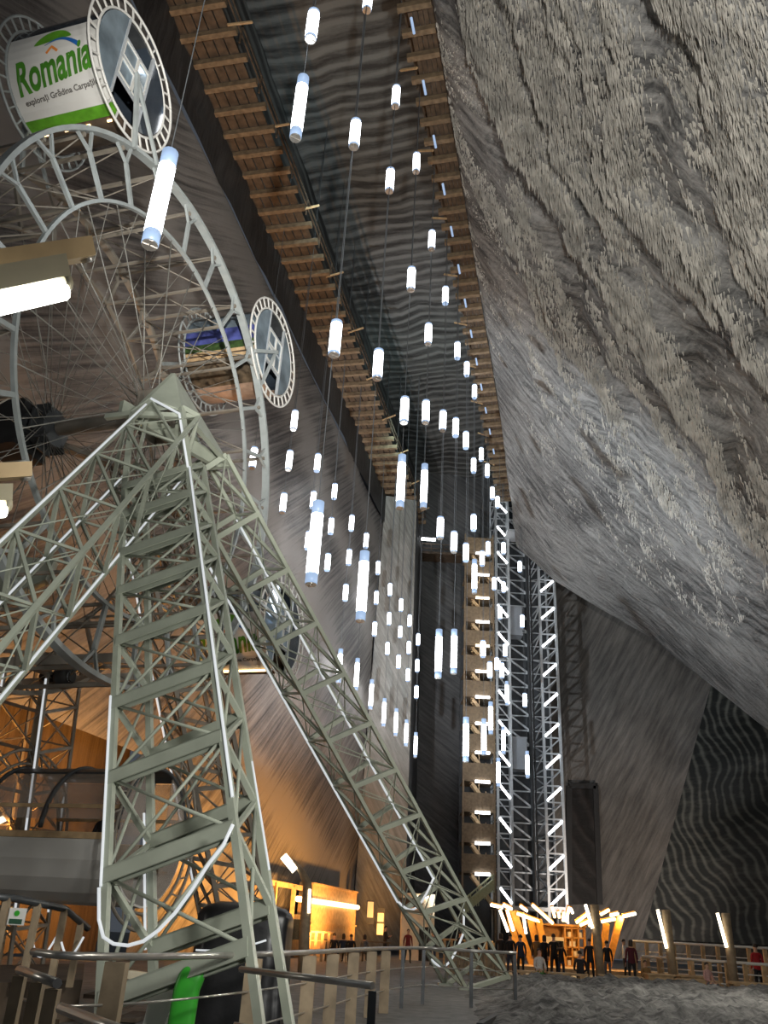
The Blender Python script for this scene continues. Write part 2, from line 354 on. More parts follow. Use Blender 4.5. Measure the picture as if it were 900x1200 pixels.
# ceiling and the upper flanks above the galleries
P = [[uq(-14+104*i/80, -18+15*j/20, ZC+.5*fbm(i*.2, j*.25)) for j in range(21)] for i in range(81)]
struct('ceiling', grid('ceiling', P, [[(j*.75, i*1.3) for j in range(21)] for i in range(81)], S_ceil))
P = [[uq(-14+104*i/60, -16.4+.2*fbm(i*.3, j*.5), ZW-.2+(ZC-ZW+.4)*j/6) for j in range(7)] for i in range(61)]
struct('wall_left_upper', grid('wall_left_upper', P, [[(i*1.7, j*1.9) for j in range(7)] for i in range(61)], S_ceil))
P = [[uq(-14+104*i/60, -4.3+.2*fbm(i*.3, j*.5), ZW+.9+(ZC-ZW-.7)*j/6) for j in range(7)] for i in range(61)]
struct('wall_right_upper', grid('wall_right_upper', P, [[(i*1.7, j*1.9) for j in range(7)] for i in range(61)], S_ceil))

# hanging salt on the overhang: countless small stalactites = one stuff object
def stalactites():
    vs = []; fs = []
    n = 0; tries = 0
    while n < 60000 and tries < 420000:
        tries += 1
        u = rng.uniform(12, 64); s = rng.uniform(1.6, 24)
        edge = 35 + .85*(s-6)            # the crust thins out away from the entrance
        d = 1/(1+math.exp((u-edge)/3.0))
        fold = fold_at(u, s); patch = fbm((s-.55*u)*.9, u*.22, 6)
        d2 = .5/(1+math.exp((u-edge-12)/3.0))*(patch > .25)
        dens = d*min(1, max(.01, 1.5*fold+1.1*patch-.05)) + d2
        if rng.random() > dens: continue
        p = right_wall_point(u, s); l = rng.uniform(.18, .62)*(.5+.5*d)*(1.0 if s > 5 else .5)*max(.5, min(1.4, .8+.5*fold)); r_ = rng.uniform(.025, .075)
        o = len(vs); a0_ = rng.uniform(0, 6)
        for k in range(4): vs.append((p.x+r_*math.cos(a0_+k*PI/2), p.y+r_*math.sin(a0_+k*PI/2), p.z+.12))
        vs.append((p.x+rng.uniform(-.05, .05), p.y+rng.uniform(-.05, .05), p.z-l))
        fs += [(o+k, o+4, o+(k+1) % 4) for k in range(4)]
        n += 1
    me = bpy.data.meshes.new('hanging_salt'); me.from_pydata(vs, [], fs); me.materials.append(mat('crusted_white_salt', (.47, .45, .41), .6, 0, var=.35, scale=1.2)); me.update()
    o = bpy.data.objects.new('salt_stalactites', me); COL.objects.link(o); o['kind'] = 'stuff'
    tag(o, 'crust of small grey white salt stalactites hanging from the overhanging right wall', 'stalactites')
stalactites()

# mound of loose salt in the right foreground
P = []; UV = []
for i in range(150):
    row = []; ru = []
    for j in range(150):
        f = j/149; Y = 9+34*f**1.5; xl = Y*.10+.4+.5*fbm(Y*.4, 1); x = xl+(i/149)*(Y*.62+6)
        edge = min(1, (i/149)*14)*min(1, (1-f)*6)
        h = (.20+.24*fbm(x*.55, Y*.45, 1)+.16*(1-2*abs(fbm(x*1.6, Y*1.3, 3)))*.6+.09*fbm(x*6, Y*4, 8))*edge
        row.append(Vector((x, Y, fz(Y)+max(-.02, h)-.01))); ru.append((x, Y))
    P.append(row); UV.append(ru)
o = bpy.data.objects.new('salt_mound', grid('salt_mound', P, UV, S_mound)); COL.objects.link(o)
tag(o, 'low rough mound of loose grey salt on the floor at lower right', 'mound')
b = MB(); b.bar(atz(562, 1204, .04), atz(643, 1158, .04), .10, .12)
tag(b.build('floor_kerb', MT['black']), 'thin dark kerb line along the left edge of the salt mound', 'kerb')

# ================================================================== GALLERIES (wooden walkways high on both walls)
def gallery(label, qw, qo, u0, u1, nj, side):
    t = thing('wooden_gallery', uq(u0, qw, ZW), label, 'walkway', 'wooden galleries high on the walls')
    o = Vector(t.location)
    b = MB(); nb = 5; dq = qo-qw
    for k in range(nb):                          # planked underside
        a = qw+dq*(k+.06)/nb; c = qw+dq*(k+.94)/nb; m_ = (a+c)/2
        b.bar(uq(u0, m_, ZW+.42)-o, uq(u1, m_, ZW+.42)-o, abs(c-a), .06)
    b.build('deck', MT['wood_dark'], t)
    for k in range(nj):
        u = u0+(u1-u0)*(k+.5)/nj; b = MB()
        b.bar(uq(u, qw, ZW+.20)-o, uq(u, qo+.35*(1 if qo > qw else -1), ZW+.16)-o, .26, .30)
        b.build('joist', MT['wood'], t)
    b = MB(); e = qo+.2*(1 if qo > qw else -1)
    for h in (.95, 1.45): b.bar(uq(u0, e, ZW+h)-o, uq(u1, e, ZW+h)-o, .07, .07)
    for k in range(nj//2):
        u = u0+(u1-u0)*(k+.5)/(nj//2); b.bar(uq(u, e, ZW+.3)-o, uq(u, e, ZW+1.5)-o, .08, .08)
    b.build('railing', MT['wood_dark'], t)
    for k in range(nj//4):                       # raking struts that stick out over the hall
        u = u0+(u1-u0)*(k+.5)/(nj//4); b = MB(); b.bar(uq(u, qo, ZW+.2)-o, uq(u+.5, qo+.9*(1 if qo > qw else -1), ZW+.9)-o, .09); b.build('strut', MT['wood_pale'], t)
    return t
gl = gallery('broad wooden walkway on joists high along the left wall', -16.2, -13.7, 14, 74.5, 46, 1)
gr = gallery('narrow wooden walkway on joists high along the edge of the right wall', -4.6, -5.75, 14, 70.5, 48, -1)
for k in range(15):                              # small white tubes under the right gallery
    u = 17+k*3.1; b = MB(); b.tube([uq(u, -5.55, ZW-.02), uq(u+.75, -5.55, ZW-.02)], .06, 6)
    f = b.build('lamp_tube', MT['sleeve'], gr); f.location = -Vector(gr.location)
t = thing('wooden_gallery', (1, YB-2.5, ZW), 'wooden cross walkway along the top of the dark back wall', 'walkway')
b = MB(); b.bar((-1, 1.2, .3), (9.5, 1.2, .3), 2.2, .25); b.build('deck', MT['wood_dark'], t)
b = MB()
for h in (.8, 1.3): b.bar((-1, .15, h), (9.5, .15, h), .07)
for k in range(9): b.bar((-1+k*1.3, .15, .3), (-1+k*1.3, .15, 1.3), .07)
b.build('railing', MT['wood_dark'], t)
pl_ = at(502, 632, YB-2.9); b = MB(); b.tube([pl_+Vector((-.75, 0, 0)), pl_+Vector((.75, 0, 0))], .17, 8); f = b.build('lamp_tube', MT['towertube'], t); f.location = -Vector(t.location)

# ================================================================== ELEVATOR TOWER
EY = 76.0; EZ0, EZ1 = 3.6, 42.2; BAY = 1.36
def elevator():
    t = thing('elevator_tower', (13.5, EY, 0), 'tall steel lattice elevator tower studded with slanting white tube lights', 'elevator tower')
    O = Vector(t.location)
    Xl = (at(584, 1000, EY).x, at(600.5, 1000, EY).x); Xr = (at(641.5, 1000, EY).x, at(662, 1000, EY).x); xc = at(625, 1000, EY+4).x
    def part(b, n, m, par=t):
        o = b.build(n, MT[m], par)
        if par is t: o.location = -O
        return o
    def col(x, y, r_, m='galv'):
        b = MB(); b.bar((x, y, 0), (x, y, EZ1), r_*2); return part(b, 'column', m)
    for x in Xl+Xr: col(x, EY, .11)
    for x in (Xl[0], Xl[1]+.5, Xr[0]-.3, Xr[1]): col(x, EY+4, .09)
    col(xc, EY+4, .13, 'darksteel'); col(Xr[0]-.75, EY+1.6, .07, 'black'); col(Xr[0]-.4, EY+2.2, .06, 'black')
    nb = int((EZ1-EZ0)/BAY)
    bk = MB(); sd = MB(); s2 = MB()
    for k in range(nb+1):
        z = EZ0+k*BAY
        for X in (Xl, Xr): q_ = MB(); q_.bar((X[0], EY, z), (X[1], EY, z), .12); part(q_, 'front_rung', 'galv')
        bk.bar((Xl[1]+.5, EY+4, z), (xc, EY+4, z), .11); bk.bar((xc, EY+4, z), (Xr[0]-.3, EY+4, z), .11)
        for q_, x, x2 in ((sd, Xl[1], Xl[1]+.5), (s2, Xr[0], Xr[0]-.3), (sd, Xl[0], Xl[0]), (s2, Xr[1], Xr[1])): q_.bar((x, EY, z), (x2, EY+4, z), .10)
        sd.bar((Xl[0], EY+4, z), (Xl[1]+.5, EY+4, z), .09); s2.bar((Xr[0]-.3, EY+4, z), (Xr[1], EY+4, z), .09)
        if k == nb: break
        z1 = z+BAY
        bk.bar((Xl[1]+.55, EY+4, z1), (xc, EY+4, z), .16); bk.bar((Xr[0]-.35, EY+4, z1), (xc, EY+4, z), .16)
        sd.bar((Xl[1], EY, z if k % 2 else z1), (Xl[1]+.5, EY+4, z1 if k % 2 else z), .09); s2.bar((Xr[0], EY, z if k % 2 else z1), (Xr[0]-.3, EY+4, z1 if k % 2 else z), .09)
        lo, hi = z+.12, z1-.12
        if k % 2 == 0:
            for a, c in (((Xl[0]+.12, EY-.05, hi), (Xl[1]-.1, EY-.05, lo)), ((Xr[1]-.12, EY-.05, hi), (Xr[0]+.12, EY-.05, lo))):
                q_ = MB(); q_.tube([a, c], .105, 8); part(q_, 'tube_light', 'towertube')
        else:
            q_ = MB(); q_.bar((Xl[0], EY, z1), (Xl[1], EY, z), .10); part(q_, 'front_diagonal', 'galv'); q_ = MB(); q_.bar((Xr[1], EY, z1), (Xr[0], EY, z), .10); part(q_, 'front_diagonal', 'galv')
    part(bk, 'back_bracing', 'galv'); part(sd, 'side_bracing', 'galv'); part(s2, 'side_bracing', 'galv')
    b = MB(); b.box(((Xl[0]+Xr[1])/2, EY+4.6, EZ1/2), Xr[1]-Xl[0], .1, EZ1); part(b, 'back_panel', 'lattice_dark')
    b = MB(); b.box(((Xl[0]+Xr[1])/2, EY+2, EZ0-.2), Xr[1]-Xl[0]+.3, 4.3, .3); part(b, 'base_frame', 'galv')
    for px, y0, y1, rails in ((608, 870, 898, 1), (603, 718, 742, 1)):
        c = at(px, (y0+y1)/2, EY+2.2); b = MB(); b.box((0, 0, 0), 1.25, 1.4, 2.6); b.box((0, 0, 1.36), 1.35, 1.5, .12); b.box((0, 0, -1.36), 1.35, 1.5, .12)
        for q_ in range(6): b.bar((-.5+q_*.2, -.71, -1.25), (-.5+q_*.2, -.71, 1.25), .03)
        k = b.build('elevator_cabin', mat('elevator_cabin_grey', (.30, .32, .35), .35, .3, var=.05))
        k.location = c; tag(k, 'grey ribbed elevator cabin, the %s of the two in the tower shaft' % ('lower' if y0 > 800 else 'upper'), 'elevator cabin', 'elevator cabins')
    # landing at the top, under the end of the right gallery
    c = at(607, 628, EY-.6); b = MB(); b.box((0, 0, 0), 2.4, 2.4, .25); b.box((.25, -1.1, .75), 1.1, .12, 1.2); b.bar((-1.1, -1.1, .1), (-1.1, -1.1, 2.2), .1); b.bar((-1.1, -1.1, 1.1), (1.1, -1.1, 1.1), .07)
    o = part(b, 'top_landing', 'galv'); o.location = c-O
    c = at(610, 599, EY-.4)
    for dx in (-.55, .15, .7):
        b = MB(); b.tube([c+Vector((dx-.2, 0, 0)), c+Vector((dx+.2, 0, .1))], .12, 6); part(b, 'landing_light', 'towertube')
elevator()

# ================================================================== STAIR TOWER
def stairs():
    x0, x1 = at(543, 900, EY).x, at(580, 900, EY).x; W = x1-x0
    t = thing('stair_tower', ((x0+x1)/2, EY, 0), 'tall stair tower with timber clad landings left of the elevator tower', 'stair tower')
    def part(b, n, m): o = b.build(n, MT[m], t); return o
    for x in (-W/2, W/2-.05):
        b = MB(); b.bar((x, -.05, 0), (x, -.05, 36.5), .16); part(b, 'edge_post', 'cladding')
    b = MB(); b.box((0, 3.4, 18), W, .15, 36); part(b, 'back_panel', 'lattice_dark')
    lights = [1024, 988, 952, 916, 882, 848, 817, 787, 757, 729, 701, 674, 649]
    zs = [at(560, y, EY).z for y in lights]
    for k, z in enumerate(zs):
        top = zs[k+1] if k+1 < len(zs) else z+2.7
        b = MB(); h = (top-z)*.56
        b.box((0, 0, z+.18+h/2), W, .12, h)                     # timber parapet above the light
        for q_ in range(9): b.bar((-W/2+W*(q_+.5)/9, -.075, z+.2), (-W/2+W*(q_+.5)/9, -.075, z+.16+h), .025)
        part(b, 'parapet', 'cladding')
        b = MB(); b.box((0, 1.6, z+.1), W-.1, 3.2, .16); part(b, 'landing', 'wood')
        b = MB(); b.tube([(-W*.13, -.2, z-.02), (W*.33, -.2, z-.02)], .12, 8); part(b, 'tube_light', 'warmwhite' if k in (8, 10) else 'towertube')
        b = MB(); zb = z-.1; zl = z-(top-z)*.95
        for y_ in (.5, 1.3):
            b.bar((-W*.2, y_, zb), (W*.45, y_, zl), .09, .28)
        for q_ in range(8):
            f = q_/7; b.box((-W*.2+W*.65*f, .9, zb+(zl-zb)*f+.1), .3, .9, .05)
        for q_ in range(4): f = q_/3; b.bar((-W*.2+W*.65*f, .5, zb+(zl-zb)*f), (-W*.2+W*.65*f, .5, zb+(zl-zb)*f+.9), .05)
        part(b, 'stair_flight', 'wood_pale')
    # the bottom flight that comes forward to the left
    b = MB(); a = at(579, 1046, EY-1); c = at(542, 1078, EY-2.5); O = Vector(t.location)
    for dy in (0, 1.2):
        for h in (0, .35, .7, 1.05): b.bar(a-O+Vector((0, dy, h+.3)), c-O+Vector((0, dy, h+.3)), .06)
        for f in (0, .25, .5, .75, 1): q_ = a.lerp(c, f)-O+Vector((0, dy, 0)); b.bar(q_, q_+Vector((0, 0, 1.4)), .07)
    b.slab([a-O+Vector((0, -.1, .25)), c-O+Vector((0, -.1, .25)), c-O+Vector((0, -.1, .95)), a-O+Vector((0, -.1, .95))], (0, .05, 0))
    o = part(b, 'bottom_flight', 'galv'); o.data.materials[0] = mat('yellow_green_stair_paint', (.42, .44, .27), .5, 0, var=.15)
stairs()

# ================================================================== PENDANT TUBES
def cyl(r, z0, z1, n=14):
    b = MB(); b.tube([(0, 0, z0), (0, 0, z1)], r, n); return b
RT = .165
def pend_meshes(L):
    s = .16*L if L > 1.6 else .10
    return dict(glowing_tube=cyl(RT, -L/2+s*.75, L/2-s).mesh('glowing_tube', MT['tube']),
                upper_sleeve=cyl(RT*.99, L/2-s, L/2).mesh('upper_sleeve', MT['sleeve']),
                lower_sleeve=cyl(RT*.99, -L/2, -L/2+s*.75).mesh('lower_sleeve', MT['sleeve']))
def cap_mesh(L):
    b = MB(); b.tube([(0, 0, -L/2-.03), (0, 0, -L/2+.005)], RT*.93, 14)
    for a in (.5, .5+PI/2): b.bar((-RT*.9*math.cos(a), -RT*.9*math.sin(a), -L/2-.035), (RT*.9*math.cos(a), RT*.9*math.sin(a), -L/2-.035), .02, .02)
    return b.mesh('base_cap', MT['steel'])
LL, LS = 2.4, 1.15
PM = {LL: pend_meshes(LL), LS: pend_meshes(LS)}; PC = {LL: cap_mesh(LL), LS: cap_mesh(LS)}
CABLE = cyl(.014, 0, 1, 4).mesh('cable', MT['cable'])
ORD = ['first', 'second', 'third', 'fourth', 'fifth', 'sixth', 'seventh', 'eighth', 'ninth', 'tenth', 'eleventh', 'twelfth', 'thirteenth', 'fourteenth', 'fifteenth', 'sixteenth', 'seventeenth', 'eighteenth', 'nineteenth', 'twentieth', 'twenty-first', 'twenty-second', 'twenty-third', 'twenty-fourth', 'twenty-fifth']
PEND = {   # cluster: (pixel x, y of top, y of bottom, long?)
 'against the ceiling between galleries': [(366, 9, 51, 0), (351, 86, 167, 1), (431, -16, 16, 0), (416, 138, 176, 0), (464, 99, 128, 0), (457, 196, 227, 0), (488, 178, 204, 0), (506, 269, 294, 0), (482, 312, 342, 0), (522, 335, 358, 0)],
 'in the group beside the right gallery': [(393, 374, 419, 0), (443, 408, 446, 0), (502, 378, 405, 0), (536, 400, 422, 0), (547, 423, 442, 0), (556, 450, 468, 0), (474, 464, 497, 0), (499, 468, 497, 0), (519, 480, 506, 0), (534, 489, 513, 0), (546, 505, 527, 0), (564, 524, 541, 0), (555, 536, 555, 0), (571, 543, 560, 0), (470, 532, 597, 1), (497, 543, 597, 1)],
 'against the dark left wall': [(345, 480, 505, 0), (339, 527, 552, 0), (372, 531, 554, 0), (297, 523, 550, 0), (332, 577, 602, 0), (367, 575, 597, 0), (369, 586, 687, 1), (392, 566, 586, 0), (388, 606, 627, 0), (412, 603, 623, 0), (429, 624, 643, 0), (384, 648, 670, 0), (409, 643, 663, 0), (361, 622, 645, 0), (425, 645, 729, 1), (405, 684, 705, 0), (278, 633, 682, 1), (353, 710, 745, 1)],
 'in front of the pale pillar': [(443, 657, 674, 0), (457, 683, 699, 0), (441, 692, 709, 0), (470, 701, 717, 0), (456, 717, 733, 0), (439, 728, 746, 0), (469, 733, 748, 0), (454, 752, 768, 0), (467, 767, 784, 0), (374, 752, 793, 1), (398, 760, 801, 1), (418, 771, 810, 1), (435, 796, 832, 1), (450, 818, 852, 1), (464, 830, 863, 1)],
 'before the back wall left of the stairs': [(516, 605, 632, 0), (532, 622, 648, 0), (480, 720, 735, 0), (490, 742, 757, 0), (479, 751, 767, 0), (489, 772, 788, 0), (478, 783, 799, 0), (488, 803, 819, 0), (476, 843, 875, 1), (487, 858, 888, 1), (514, 737, 795, 1), (532, 737, 790, 1)],
 'in front of the stair tower': [(546, 636, 659, 0), (555, 602, 623, 0), (556, 655, 696, 1), (572, 634, 652, 0), (565, 645, 664, 0), (566, 750, 771, 0), (574, 775, 795, 0), (546, 840, 893, 1), (567, 842, 885, 1), (575, 822, 861, 1)],
 'in front of the elevator tower': [(577, 570, 586, 0), (583, 581, 596, 0), (590, 635, 650, 0), (579, 676, 692, 0), (590, 681, 695, 0), (609, 657, 671, 0), (612, 720, 736, 0), (586, 710, 726, 0), (592, 754, 770, 0), (582, 770, 786, 0), (588, 776, 795, 0), (594, 798, 827, 1), (590, 851, 884, 1), (584, 888, 922, 1), (618, 880, 912, 1), (615, 812, 829, 0)],
}
def pendant(x, yt, yb, lng, label):
    L = LL if lng else LS
    a = ray(x, yt); c = ray(x, yb)
    ta = a.z/math.hypot(a.x, a.y); tb = c.z/math.hypot(c.x, c.y)
    D = (L+RT*1.5*(ta+tb)/2)/(ta-tb); s = 1
    Dmax = 66/ (c.y/math.hypot(c.x, c.y))
    if D > Dmax: s = Dmax/D; D = Dmax
    pt = atd(x, yt, D); pb = atd(x, yb, D); p = Vector(((pt.x+pb.x)/2, (pt.y+pb.y)/2, (pt.z+pb.z)/2))
    t = thing('pendant_light', p, label, 'pendant light', 'glowing tube pendants')
    for n_, me in PM[L].items(): child(me, n_, t).scale = (s, s, s)
    if (yb-yt) > 24: child(PC[L], 'base_cap', t).scale = (s, s, s)
    cb = child(CABLE, 'cable', t, (0, 0, L/2*s)); cb.scale = (1, 1, ZC-.2-p.z-L/2*s)
    return t
for cl, lst in PEND.items():
    for k, (x, yt, yb, lg) in enumerate(sorted(lst, key=lambda e: e[1])):
        pendant(x, yt, yb, lg, '%s tube pendant, %s from top %s' % ('long' if lg else 'short', ORD[k], cl))
t = pendant(188, 170, 296, 1, 'largest glowing tube pendant, hanging just right of the printed white gondola')

# ================================================================== FERRIS WHEEL
WOFF = -2.9; RO, RI = 6.06, 4.65
wheel = thing('ferris_wheel', HUB, 'tall pale grey steel ferris wheel with two rims and thin spokes', 'ferris wheel', rz=-TH)
def pol(x, r_, a): return Vector((x, r_*math.cos(a), r_*math.sin(a)))     # wheel frame: x along axle, y along the hall
def ring_band(r_, x, wr, wx, n=120):          # rectangular-section hoop
    b = MB(); vs = []; fs = []
    for i in range(n):
        a = 2*PI*i/n
        for dr, dx in ((-wr/2, -wx/2), (wr/2, -wx/2), (wr/2, wx/2), (-wr/2, wx/2)): vs.append(pol(x+dx, r_+dr, a))
    for i in range(n):
        j = (i+1) % n
        for k in range(4): fs.append((i*4+k, i*4+(k+1) % 4, j*4+(k+1) % 4, j*4+k))
    b.add(vs, fs); return b
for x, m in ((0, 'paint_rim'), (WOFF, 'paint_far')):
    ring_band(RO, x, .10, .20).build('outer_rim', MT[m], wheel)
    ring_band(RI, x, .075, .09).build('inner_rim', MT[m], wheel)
NSP = 25; A0 = R(49)
for x, m in ((0, 'paint_rim'), (WOFF, 'paint_far')):
    for k in range(NSP):
        a = A0+2*PI*k/NSP; b = MB(); y = RO-.45
        b.bar(pol(x, RI, a), pol(x, y, a), .10, .07, Vector((1, 0, 0)))
        for da in (-.045, .045): b.bar(pol(x, y, a), pol(x, RO-.05, a+da), .06, .06, Vector((1, 0, 0)))
        b.build('rim_strut', MT[m], wheel)
for k in range(NSP):
    a = A0+2*PI*k/NSP; b = MB()
    b.bar(pol(0, RO-.1, a), pol(WOFF, RO-.1, a), .075); b.bar(pol(0, RI, a), pol(WOFF, RI, a), .06)
    b.tube([pol(0, RO-.1, a), pol(WOFF, RI, a+2*PI/NSP)], .018, 5); b.tube([pol(0, RI, a), pol(WOFF, RO-.1, a+2*PI/NSP)], .018, 5)
    b.build('cross_tie', MT['paint_far'], wheel)
for k in range(50):
    a = A0+2*PI*k/50; b = MB(); near = k % 2
    b.tube([pol(-.15 if near else WOFF+.1, .32, a+(.9 if k % 4 < 2 else -.9)), pol(0 if near else WOFF, RI, a)], .014, 5)
    b.tube([pol(WOFF+.2 if near else -.25, .32, a-.5), pol(0 if near else WOFF, RI, a+.06)], .009, 5)
    b.build('spoke', MT['rod'], wheel)
b = MB(); b.tube([(.55, 0, 0), (WOFF-.9, 0, 0)], .17, 16); b.build('axle', MT['paint_far'], wheel)
for x in (-.1, WOFF+.05):
    b = MB(); b.tube([(x-.3, 0, 0), (x-.22, 0, 0), (x+.22, 0, 0), (x+.3, 0, 0)], [.22, .48, .48, .22], 8, smooth=False)
    for k in range(8): b.bar(pol(x, .3, k*PI/4), pol(x, .62, k*PI/4), .5, .05, Vector((0, 0, 1)) if k % 4 else Vector((0, 1, 0)))
    b.build('hub', MT['darksteel' if x < -1 else 'paint_far'], wheel)

# ------------------------------------------------------------------ gondolas
GR, GI = 1.66, 1.32; GX0, GX1 = -2.25, .06
def shell(b, b0, b1, r_, x0, x1, th=.04, n=10):
    vs = []; fs = []
    for i in range(n+1):
        a = R(b0+(b1-b0)*i/n)
        for rr, x in ((r_, x0), (r_, x1), (r_-th, x1), (r_-th, x0)): vs.append(pol(x, rr, a))
    for i in range(n):
        for k in range(4): fs.append((i*4+k, (i+1)*4+k, (i+1)*4+(k+1) % 4, i*4+(k+1) % 4))
    fs += [(3, 2, 1, 0), (n*4, n*4+1, n*4+2, n*4+3)]
    b.add(vs, fs, 0, False); return b
def hoop(b, r_, x, tr, n=64, m=6):
    b.tube([pol(x, r_, 2*PI*i/n) for i in range(n)], tr, m, closed=True)
def lens(x, r_, y0, side, th):       # circular segment |y| > y0
    a = math.acos(y0/r_); pts = []
    for i in range(15):
        an = -a+2*a*i/14; pts.append((x, side*r_*math.cos(an), r_*math.sin(an)))
    b = MB(); b.slab(pts, (th, 0, 0)); return b
def text_mesh(body, size, bold=0.0, shear=0):
    cu = bpy.data.curves.new('lettering', 'FONT'); cu.body = body; cu.size = size; cu.offset = bold; cu.align_x = 'CENTER'; cu.align_y = 'CENTER'; cu.shear = shear; cu.resolution_u = 4
    o = bpy.data.objects.new('lettering', cu); COL.objects.link(o); bpy.context.view_layer.update()
    me = bpy.data.meshes.new_from_object(o.evaluated_get(bpy.context.evaluated_depsgraph_get())); bpy.data.objects.remove(o)
    bm = bmesh.new(); bm.from_mesh(me); bmesh.ops.triangulate(bm, faces=bm.faces); bmesh.ops.subdivide_edges(bm, edges=[e for e in bm.edges if e.calc_length() > .12], cuts=1)
    vs = [v.co.copy() for v in bm.verts]; bm.verts.index_update(); fs = [tuple(v.index for v in f.verts) for f in bm.faces]; bm.free(); return vs, fs
def on_barrel(vs, fs, beta0, xc, lift=.012, tilt=0):
    """wrap a flat design on the drum: x runs along the axle, y up the drum"""
    b = MB(); out = []
    for v in vs:
        a = R(beta0)-v.y/GI; out.append(pol(xc+v.x, GI+lift, a))
    b.add(out, fs); return b
def strip(fn, n, wfn):
    vs = []; fs = []
    for i in range(n+1):
        f = i/n; p = fn(f); d = (fn(min(1, f+.01))-fn(max(0, f-.01))).normalized(); nn_ = Vector((-d.y, d.x, 0)); w_ = wfn(f); vs += [p+nn_*w_, p-nn_*w_]
    for i in range(n): fs.append((2*i, 2*i+1, 2*i+3, 2*i+2))
    return vs, fs
def sign(g, xc, b0):
    rr = lambda vs, a: [Vector((v.x*math.cos(a)-v.y*math.sin(a), v.x*math.sin(a)+v.y*math.cos(a), 0)) for v in vs]
    vs, fs = text_mesh('Romania', .60, .018, .12); vs = [Vector((v.x*.92, v.y*1.55-.05+.12*v.x, 0)) for v in vs]; on_barrel(vs, fs, b0, xc).build('lettering', MT['letter'], g)
    v2, f2 = strip(lambda f: Vector((-.11+.28*f, .27+.13*(1-abs(2*f-1)), 0)), 8, lambda f: .028)
    on_barrel(v2, f2, b0, xc).build('circumflex', MT['letter_orange'], g)
    v3, f3 = text_mesh('explora\u021bi Gr\u0103dina Carpa\u021bilor', .165, .004, 0); v3 = [Vector((v.x*1.02+.1, v.y-.56+.06*v.x, 0)) for v in v3]; on_barrel(v3, f3, b0, xc).build('lettering', MT['letter_grey'], g)
    v4, f4 = strip(lambda f: Vector((-.42+.92*f, .52+.16*math.sin(f*PI*.9), 0)), 14, lambda f: .012+.13*math.sin(PI*f)**.8)
    on_barrel(v4, f4, b0, xc).build('leaf', MT['grass'], g)
    v5, f5 = strip(lambda f: Vector((-.15+.85*f, .46+.12*math.sin(f*PI)-.16*f*f, 0)), 14, lambda f: .006+.045*f)
    on_barrel(v5, f5, b0, xc).build('wave', MT['blue'], g)
def gondola(loc, label, kind, parts, full=True):
    g = thing('gondola', loc, label, 'gondola', 'gondolas of the wheel', -TH)
    for x in (GX1, GX0):
        b = MB(); hoop(b, GR, x, .032); hoop(b, GI+.03, x, .032)
        for k in range(30): b.bar(pol(x, GI, 2*PI*k/30), pol(x, GR, 2*PI*k/30), .035)
        b.build('end_ring', MT['white'] if x == GX1 else MT['paint_rim'], g)
        near = x == GX1; d = .03 if near else -.03; th = .02
        for sd in (1, -1): lens(x, GI-.02, .52, sd, th).build('side_window', MT['glass_blue' if (near and kind != 'tub' and sd == -1 or kind == 'photo') else 'glass_dark'], g)
        b = MB()
        for y in (-.52, .52): b.bar((x, y, -1.2), (x, y, 1.2), .07)
        for z in (-.55, .05, .62): b.bar((x, -.52, z), (x, .52, z), .05)
        b.build('door_frame', MT['galv'], g)
        for z0, z1, y0, y1 in ((-.48, -.02, -.46, .02), (.1, .56, -.46, .02), (-.48, .56, .08, .46)):
            b = MB(); b.slab([(x-.01, y0, z0), (x-.01, y1, z0), (x-.01, y1, z1), (x-.01, y0, z1)], (.015, 0, 0)); pn = b.build('door_pane', MT['glass_blue'] if near else MT['glass_dark'], g)
            f = MB()
            for p, q in (((y0, z0), (y1, z0)), ((y1, z0), (y1, z1)), ((y1, z1), (y0, z1)), ((y0, z1), (y0, z0))): f.bar((x+.02, p[0], p[1]), (x+.02, q[0], q[1]), .03)
            f.build('pane_frame', MT['white'], pn)
    for nm, b0, b1, m, dr in parts:
        shell(MB(), b0, b1, GI+dr, GX0+.02, GX1-.02).build(nm, MT[m], g)
    return g
def gloc(al, z): return HUB+T*al+Z*z
def hanger(al, z, m='paint_rim'):           # suspension arms belong to the wheel
    r_ = math.hypot(al, z); a = math.atan2(z, al)
    for x, xx in ((0, GX1+.12), (WOFF, WOFF+.1)):
        b = MB(); b.bar(pol(xx, RO-.1, a+.06), pol(xx, r_, a), .10, .08, Vector((1, 0, 0))); b.bar(pol(xx, RO-.1, a-.10), pol(xx, r_*.9+RO*.1, a), .08, .07, Vector((1, 0, 0))); b.build('gondola_arm', MT[m], wheel)
G1 = (-3.45, 7.0); G2 = (5.2, 5.55); G3 = (8.05, -2.35)
SIGN = [('sign_panel', 176, 256, 'white', .0), ('roof_glass', 140, 176, 'glass_dark', -.01), ('roof', 80, 140, 'darksteel', -.02), ('back_glass', -20, 80, 'glass_dark', -.02), ('green_strip', 256, 268, 'grass', 0), ('floor', 268, 340, 'wood_dark', -.02)]
g = gondola(gloc(*G1), 'topmost gondola with a white printed panel, upper left', 'sign', SIGN); sign(g, -1.12, 214)
for k in range(4):
    b = MB(); b.tube([pol(-2.0+k*.55, GI-.0, R(273)), pol(-1.9+k*.55, GI-.0, R(273))], .03, 6); b.build('warm_light', MT['warmtube'], g)
